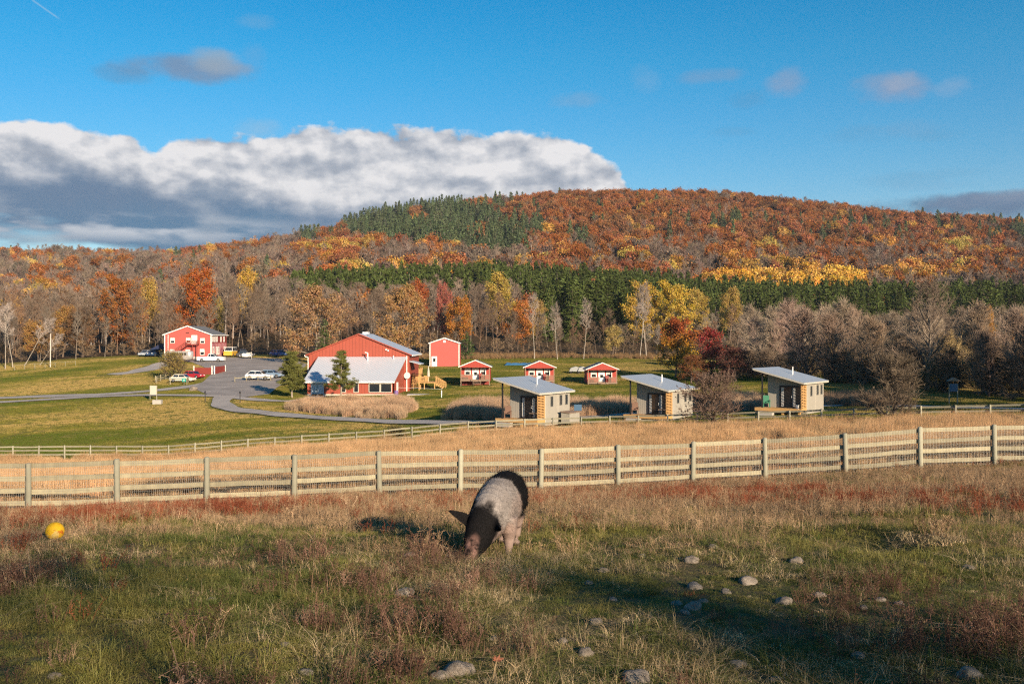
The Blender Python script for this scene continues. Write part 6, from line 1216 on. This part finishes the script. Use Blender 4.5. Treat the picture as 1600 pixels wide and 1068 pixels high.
def pasture(name, d0, d1, dens, label, hs=1.0):
    rg = np.random.RandomState(int(d0 * 7)); u0, u1 = (-330 - 800) / F, (1930 - 800) / F
    n = int(dens * .5 * (u1 - u0) * (d1 ** 2 - d0 ** 2)); Y = np.sqrt(rg.uniform(d0 ** 2, d1 ** 2, n)); X = rg.uniform(u0, u1, n) * Y
    px = px_of(X, Y); Z = height(X, Y); py = HY - F * Z / Y; nd_ = near_d(px); keep = Y < nd_ + .4
    f1 = fbm(X, Y, 3.2, 3); f2 = fbm(X + 40, Y + 9, 1.1, 3); f3 = fbm(X - 30, Y * 1.6, 6, 3); f4 = fbm(X + 90, Y + 70, .5, 2)
    # share of green, from the photograph's layout in plan: greener near the camera, dry towards the fence
    green = np.clip(1.05 - (Y - 7.0) / 11, .08, .88) + (f1 - .5) * 1.1 + (f2 - .5) * 1.3
    green += .5 * np.exp(-(((px - 330) / 190) ** 2 + ((py - 842) / 26) ** 2)) + .5 * np.exp(-(((px - 900) / 110) ** 2 + ((py - 848) / 16) ** 2)) + .45 * np.exp(-(((px - 1330) / 120) ** 2 + ((py - 752) / 14) ** 2))
    green -= .75 * np.exp(-(((px - 740) / 230) ** 2 + ((py - 898) / 34) ** 2))
    red = .62 * np.exp(-((py - np.interp(px, [0, 300, 620, 1000, 1300, 1600], [818, 800, 790, 776, 782, 792])) / 14) ** 2) * np.interp(px, [0, 60, 350, 480, 700, 860, 1000, 1080, 1700], [1.2, 1.3, 1.2, .5, .25, .3, .8, 1.5, 1.8]) * (.65 + 1.4 * np.clip(f3 - .30, 0, .6)) + (f2 - .5) * .9 - .12
    red = red * np.clip((f2 - .36) * 4.5, .25, 1.25)
    red = np.where(py > 845, (f2 - .62) * 1.8 + (f3 - .5), red); bare = (f4 > .62) & (f1 < .5)
    r = rg.uniform(0, 1, n); kind = np.full(n, 2); col = np.zeros((n, 3)); scl = rg.uniform(.7, 1.25, n)
    isg = r < np.clip(green, 0, .97); kind = np.where(isg, np.where(rg.uniform(0, 1, n) < .45, 6, rg.randint(0, 2, n)), kind)
    dry = ~isg; r2 = rg.uniform(0, 1, n); kind = np.where(dry, np.where(r2 < .46, 2, np.where(r2 < .60, 3, np.where(r2 < .90, 4, 5))), kind)
    tall = (rg.uniform(0, 1, n) < .006) & dry; kind = np.where(tall, 7, kind)
    gm = rg.uniform(0, 1, (n, 1)); col = np.where(isg[:, None], np.array((.070, .100, .022)) * (1 - gm) + np.array((.19, .175, .060)) * gm, np.array((.27, .175, .105)) * (1 - gm) + np.array((.50, .36, .21)) * gm)
    wd = dry & (kind >= 4) & (kind < 7); col[wd] = (np.array((.19, .115, .078)) * (1 - gm) + np.array((.36, .225, .155)) * gm)[wd]
    isr = dry & (rg.uniform(0, 1, n) < np.clip(red, 0, .92)); col[isr] = (np.array((.19, .050, .025)) * (1 - gm) + np.array((.36, .12, .055)) * gm)[isr]; kind = np.where(isr, np.where(r2 < .6, 4, 5), kind); scl = np.where(isr & (py < 845), scl * 1.05, scl)
    yg = isg & (f2 > .56); col[yg] = (np.array((.18, .18, .045)) * (1 - gm) + np.array((.25, .21, .07)) * gm)[yg]
    # worn and trampled ground stays short
    worn = (fbm(X + 11, Y + 5, 1.9, 2) > .60); scl = np.where(worn & ~isr, scl * .6, scl); scl = np.where((Y > 14) & (kind < 2), scl * 1.1, scl)
    hole = ((X - 4.28) / .36) ** 2 + ((Y - 11.55) / .42) ** 2 < 1; hc = ((X - 4.85) / .42) ** 2 + ((Y - 11.75) / .5) ** 2 < 1; kind = np.where(hc & (r2 < .7), 5, kind); isg &= ~hc; col[hc] = (.12, .065, .045); scl = np.where(hc, scl * 1.1, scl); scl = scl * hs; keep &= ~hole
    # scrubby dark clumps stand in groups, the rest is grazed short
    cl = fbm(X + 7, Y + 3, 1.5, 3) * .6 + fbm(X * .8, Y + 21, .6, 2) * .4; clump = (cl > .535) & ~isg & (py > 862); k2 = rg.uniform(0, 1, n)
    kind = np.where(clump & (k2 < .75), np.where(k2 < .5, 4, 5), kind); scl = np.where(clump, scl * (1.0 + (cl - .53) * 3), scl); cd = clump & (k2 < .75) & ~isr
    col[cd] = (np.array((.10, .058, .042)) * (1 - gm) + np.array((.23, .13, .09)) * gm)[cd]
    short = ~clump & ~isr & (py > 835); kind = np.where(short & (kind >= 3) & (kind != 6) & (kind != 7), np.where(k2 < .6, 2, 6), kind); scl = np.where(short, scl * .78, scl)
    bw = dry & (py < 868) & ~isr; col[bw] = (np.array((.28, .175, .10)) * (1 - gm) + np.array((.54, .385, .22)) * gm)[bw]
    st_ = short & ~isg & ~bw; col[st_] = (np.array((.28, .205, .105)) * (1 - gm) + np.array((.56, .43, .25)) * gm)[st_]
    col *= rg.uniform(.7, 1.3, (n, 1)); k = keep
    for sx_, sy_, sr_ in STW:
        m_ = (np.abs(X - sx_ * Y / sy_) < sr_ * 1.3) & (Y > sy_ - max(.9, sr_ * 7)) & (Y < sy_ + sr_ * .6); scl = np.where(m_, scl * .6, scl); kind = np.where(m_ & (kind > 1) & (kind != 6), 6, kind)
    scatter(name, GP_, np.column_stack([X, Y, Z])[k], kind[k], scl[k], rg.uniform(0, 6.28, n)[k], col[k], label, tilt=rg.normal(0, .08, (int(k.sum()), 2)))
pasture('pasture_grass', 4.2, 10, 150, 'green grass, straw and brown weeds of the near pasture', .80)
pasture('pasture_weeds', 10, 35, 62, 'dry brown and rust red weeds of the pasture before the fence', .92)

# tall dry grass
TG = [mesh_np('grass_source', blades(rg, 80, .80, .26, .007, .18, .35, .3), GRASS), mesh_np('grass_source', blades(rg, 70, .66, .24, .007, .25, .4, .4), GRASS)]
def tall_grass(name, fn, label, dens, base=(.53, .36, .185), var=.22, hs=1.0, n_area=None, xr=None, yr=None, clumpy=True):
    rg = np.random.RandomState(len(label)); (x0, x1), (y0, y1) = xr, yr; n = int(dens * (x1 - x0) * (y1 - y0)); X = rg.uniform(x0, x1, n); Y = rg.uniform(y0, y1, n); px = px_of(X, Y); Z = height(X, Y); k = fn(X, Y, px)
    X, Y, Z, px = X[k], Y[k], Z[k], px[k]; n = len(X); f = fbm(X, Y, 5, 3); f2 = fbm(X + 33, Y, 1.6, 2); gm = rg.uniform(0, 1, (n, 1)); c = np.array(base) * (1 + (f[:, None] - .5) * 2 * var * 1.6) * rg.uniform(.82, 1.18, (n, 1)); pk = (f2 > .5)[:, None]; c = np.where(pk, c * np.array((1.02, .95, .92)), c)
    s = rg.uniform(.75, 1.15, n) * hs * (1 + (f2 - .5) * 1.1)
    scatter(name, TG, np.column_stack([X, Y, Z]), rg.randint(0, 2, n), s, rg.uniform(0, 6.28, n), c, label); return n
xa, xb = -80, 66
def f_between(X, Y, px): nd_, fd_ = near_d(px), far_d(px); return (Y > nd_ + .45) & (Y < fd_ - .9) & (px > -330) & (px < 1930) & ~((fbm(X, Y, 4.5, 2) > .66) & (Y < 60)) & (np.random.RandomState(3).uniform(0, 1, len(X)) < np.clip(34 / Y, .3, 1) ** .6)
tall_grass('dry_grass', f_between, 'tall straw coloured dry grass between the two fences', 11, xr=(xa, xb), yr=(27, 96), hs=.98)
def poly_fn(pts, rag=0.0):
    W_ = GP(pts)
    def fn(X, Y, px):
        c = np.zeros(len(X), bool); jx = (fbm(X * 1.3, Y, 2.2, 3) - .5) * 5; jy = (fbm(X + 60, Y * .7, 2.5, 3) - .5) * 9; X = X + jx * rag; Y = Y + jy * rag
        for (x0, y0), (x1, y1) in zip(W_, W_[1:] + W_[:1]):
            if y1 == y0: continue
            c ^= ((y0 > Y) != (y1 > Y)) & (X < (x1 - x0) * (Y - y0) / (y1 - y0) + x0)
        return c
    xs = [p[0] for p in W_]; ys = [p[1] for p in W_]; return fn, (min(xs), max(xs)), (min(ys), max(ys))
for k, (pl, lab, bc, dn) in enumerate([([(434, 641), (470, 631), (560, 628), (636, 628), (643, 640), (632, 655), (560, 651), (480, 646)], 'patch of tall dry grass in front of the barn', (.50, .36, .225), 9), ([(697, 656), (704, 640), (730, 633), (800, 633), (950, 632), (1180, 624), (1185, 642), (1060, 641), (960, 646), (860, 655), (760, 657)], 'patch of tall dry grass behind the nearest tiny houses', (.48, .35, .225), 9), ([(1290, 625), (1400, 622), (1440, 630), (1380, 634), (1292, 633)], 'patch of tall greyish dry grass right of the third tiny house', (.32, .23, .15), 9)]):
    fn, xr, yr = poly_fn(pl, 1.0); tall_grass('dry_grass_patch', fn, lab, dn, bc, .15, 1.35, xr=xr, yr=yr)
# rough tan strip at the wood edge
fn = lambda X, Y, px: (Y > 235 + 3 * np.sin(X * .1)) & (Y < 247) & (px > 460) & (px < 1180)
tall_grass('rough_grass', fn, 'tan rough grass along the foot of the woods', 1.6, (.30, .20, .10), .2, 1.2, xr=(-60, 70), yr=(232, 248))

# short mown grass of the lawns
LGm = [mesh_np('grass_source', blades(np.random.RandomState(5), 90, .10, .55, .035, .5, .4, .5), GRASS)]
def lawn_grass():
    rg = np.random.RandomState(23); n = 95000; u = rg.uniform(-870 / F, 870 / F, n); Y = np.sqrt(rg.uniform(64 ** 2, 244 ** 2, n)); X = u * Y; px = px_of(X, Y)
    k = (Y > far_d(px) + .5)
    for pl, w in ROADS:
        for q in pl: k &= ((X - q[0]) ** 2 + (Y - q[1]) ** 2) > (w * .5 + .75) ** 2
    fn, xr, yr = poly_fn([(300, 606), (318, 596), (331, 584), (318, 573), (300, 566), (262, 563), (262, 557), (352, 558), (400, 559), (455, 561), (480, 569), (470, 580), (432, 606), (420, 616), (372, 622), (330, 619)]); k &= ~fn(X, Y, px)
    for x0, x1, y0, y1 in BLD: k &= ~((X > x0) & (X < x1) & (Y > y0) & (Y < y1))
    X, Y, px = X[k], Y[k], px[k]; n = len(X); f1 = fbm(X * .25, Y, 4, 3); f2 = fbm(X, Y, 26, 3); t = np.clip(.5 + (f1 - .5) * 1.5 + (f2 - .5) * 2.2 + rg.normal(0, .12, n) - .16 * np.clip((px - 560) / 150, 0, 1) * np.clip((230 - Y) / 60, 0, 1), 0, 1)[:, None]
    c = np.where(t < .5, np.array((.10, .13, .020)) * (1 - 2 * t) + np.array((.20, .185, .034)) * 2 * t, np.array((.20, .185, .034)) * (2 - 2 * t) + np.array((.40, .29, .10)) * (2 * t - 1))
    scatter('lawn_grass', LGm, np.column_stack([X, Y, height(X, Y)]), np.zeros(n, int), rg.uniform(.6, 1.1, n), rg.uniform(0, 6.28, n), c, 'short mown grass of the farm lawns')
BLD = [(-82, -70, 234, 249), (-35, -15.5, 157, 183), (-19, -10, 165, 172), (-18, -12, 212, 220), (-9.5, -3.5, 167, 177), (1.5, 7.8, 167, 177), (12, 18.5, 167, 177), (-2, 8, 87, 98), (10.5, 19.5, 92, 102), (22, 32, 91, 101)]
lawn_grass()

# pale dead stalks by the fence and fallen leaves
for k, (px, py, h_, lab) in enumerate([(548, 800, .42, 'pale dried stalk with curled leaves near the fence, left of the pig'), (655, 778, .34, 'pale broken dried stalk before the fence post left of the pig'), (490, 790, .28, 'short pale dried stalk behind the reddish weeds'), (905, 800, .2, 'little pale dried stalk right of the pig')]):
    x, y, z = G(px, py); rr = np.random.RandomState(200 + k); b = Buf(); pts = []
    for s in range(5):
        a = rr.uniform(0, 6.28); p0 = np.array([0, 0, 0.]); q = np.array([math.cos(a) * .12, math.sin(a) * .12, h_ * .5]) * rr.uniform(.6, 1.2); e_ = q + np.array([math.cos(a + .5) * .2, math.sin(a + .5) * .2, h_ * .4]) * rr.uniform(.5, 1.2); q[:2] *= .6; e_ = q + (e_ - q) * np.array([.5, .5, 1]); sticks(b, [p0, q], [q, e_], [.003, .0025], [.0025, .0015], 4, .7); cards(b, np.array([q, e_, (q + e_) / 2, e_ + (0, 0, .03)]) + rr.normal(0, .02, (4, 3)), .05, rr, aspect=.3)
    o = b.build('dried_stalk', GRASS, loc=(x, y, z)); o['col'] = (.58, .42, .26); tag(o, lab, 'dried plant')
LEAFM = paint('fallen_leaf_brown', (.24, .085, .045), .2, .7, 20)
for px, py, r, lab in ((775, 1048, 18, 'curled orange-brown fallen leaf right of the largest bottom stone'), (655, 1051, 11, 'small fallen leaf left of the largest bottom stone'), (262, 973, 10, 'orange fallen leaf in the left foreground grass')):
    x, y, z = G(px, py); rr = np.random.RandomState(px); s = r / F * y; n = 9; V = [(0, 0, .0)]
    for k in range(18): t = k / 18 * 6.283; q = (1 if k % 2 else .55) * (.8 + .3 * math.cos(t)); V.append((q * math.cos(t), q * math.sin(t) * .75, .35 * q * q * abs(math.sin(t * 1.5)) + rr.uniform(0, .15)))
    b = Buf(); b.add(np.array(V) * s * .8, [(0, k, k % 18 + 1) for k in range(1, 19)]); o = b.build('fallen_leaf', LEAFM, loc=(x, y, z + .07)); o.rotation_euler = (.35, .2, rr.uniform(0, 6)); tag(o, lab, 'leaf')

# ------------------------------------------------------------------ trees standing behind the camera, whose shade falls over the pasture
SH = [leafy_meshes(91, 14, 4.2, .3, 1300, .30, .2), bare_meshes(92, 14, 3.4, .28, 20, 8, 8, .018, .16, 1.0, 500), leafy_meshes(93, 13, 1.3, .3, 1500, .3, .14, 14)]
for k, (s_, t_, sc_, mesh, lab) in enumerate([(-0.9, 31, 1.0, 0, 'thinly leaved oak behind the viewer shading the near pasture'), (-5.2, 27, .95, 1, 'nearly leafless ash behind the viewer shading the near pasture'), (6.9, 28, .66, 2, 'slim young oak behind the viewer casting the narrow shade band')]):
    x, y = .89 * s_ + .46 * t_, .46 * s_ - .89 * t_; plant('oak_tree', SH[mesh], (x, y, H(x, y) - .2), sc_, k * 1.1, lab, 'tree', 'trees behind the viewer', (.2, .12, .03))

for k, (x, y, s) in enumerate([(51, 72, 1.0), (58, 76, 1.1), (66, 84, 1.1), (76, 92, 1.2)]):
    plant('oak_tree', LF[k % 3], (x, y, H(x, y) - .2), s, k * 1.7, 'brown oak beyond the right edge whose shade falls on the third tiny house', 'tree', 'oaks beyond the right edge', (.24, .13, .05))

# ------------------------------------------------------------------ thin autumn haze in the valley air
hm, g = newmat('haze_air'); vo = g.n('ShaderNodeVolumePrincipled', {'Color': (.80, .84, .92, 1), 'Density': .00008, 'Anisotropy': .2}); on = g.nt.nodes.new('ShaderNodeOutputMaterial'); g.nt.links.new(vo, on.inputs['Volume'])
b = Buf(); b.box(-2500, 2500, -260, 2500, -70, 215); hz_ = b.build('haze', hm); tag(hz_, 'thin haze in the air of the valley', kind='stuff')
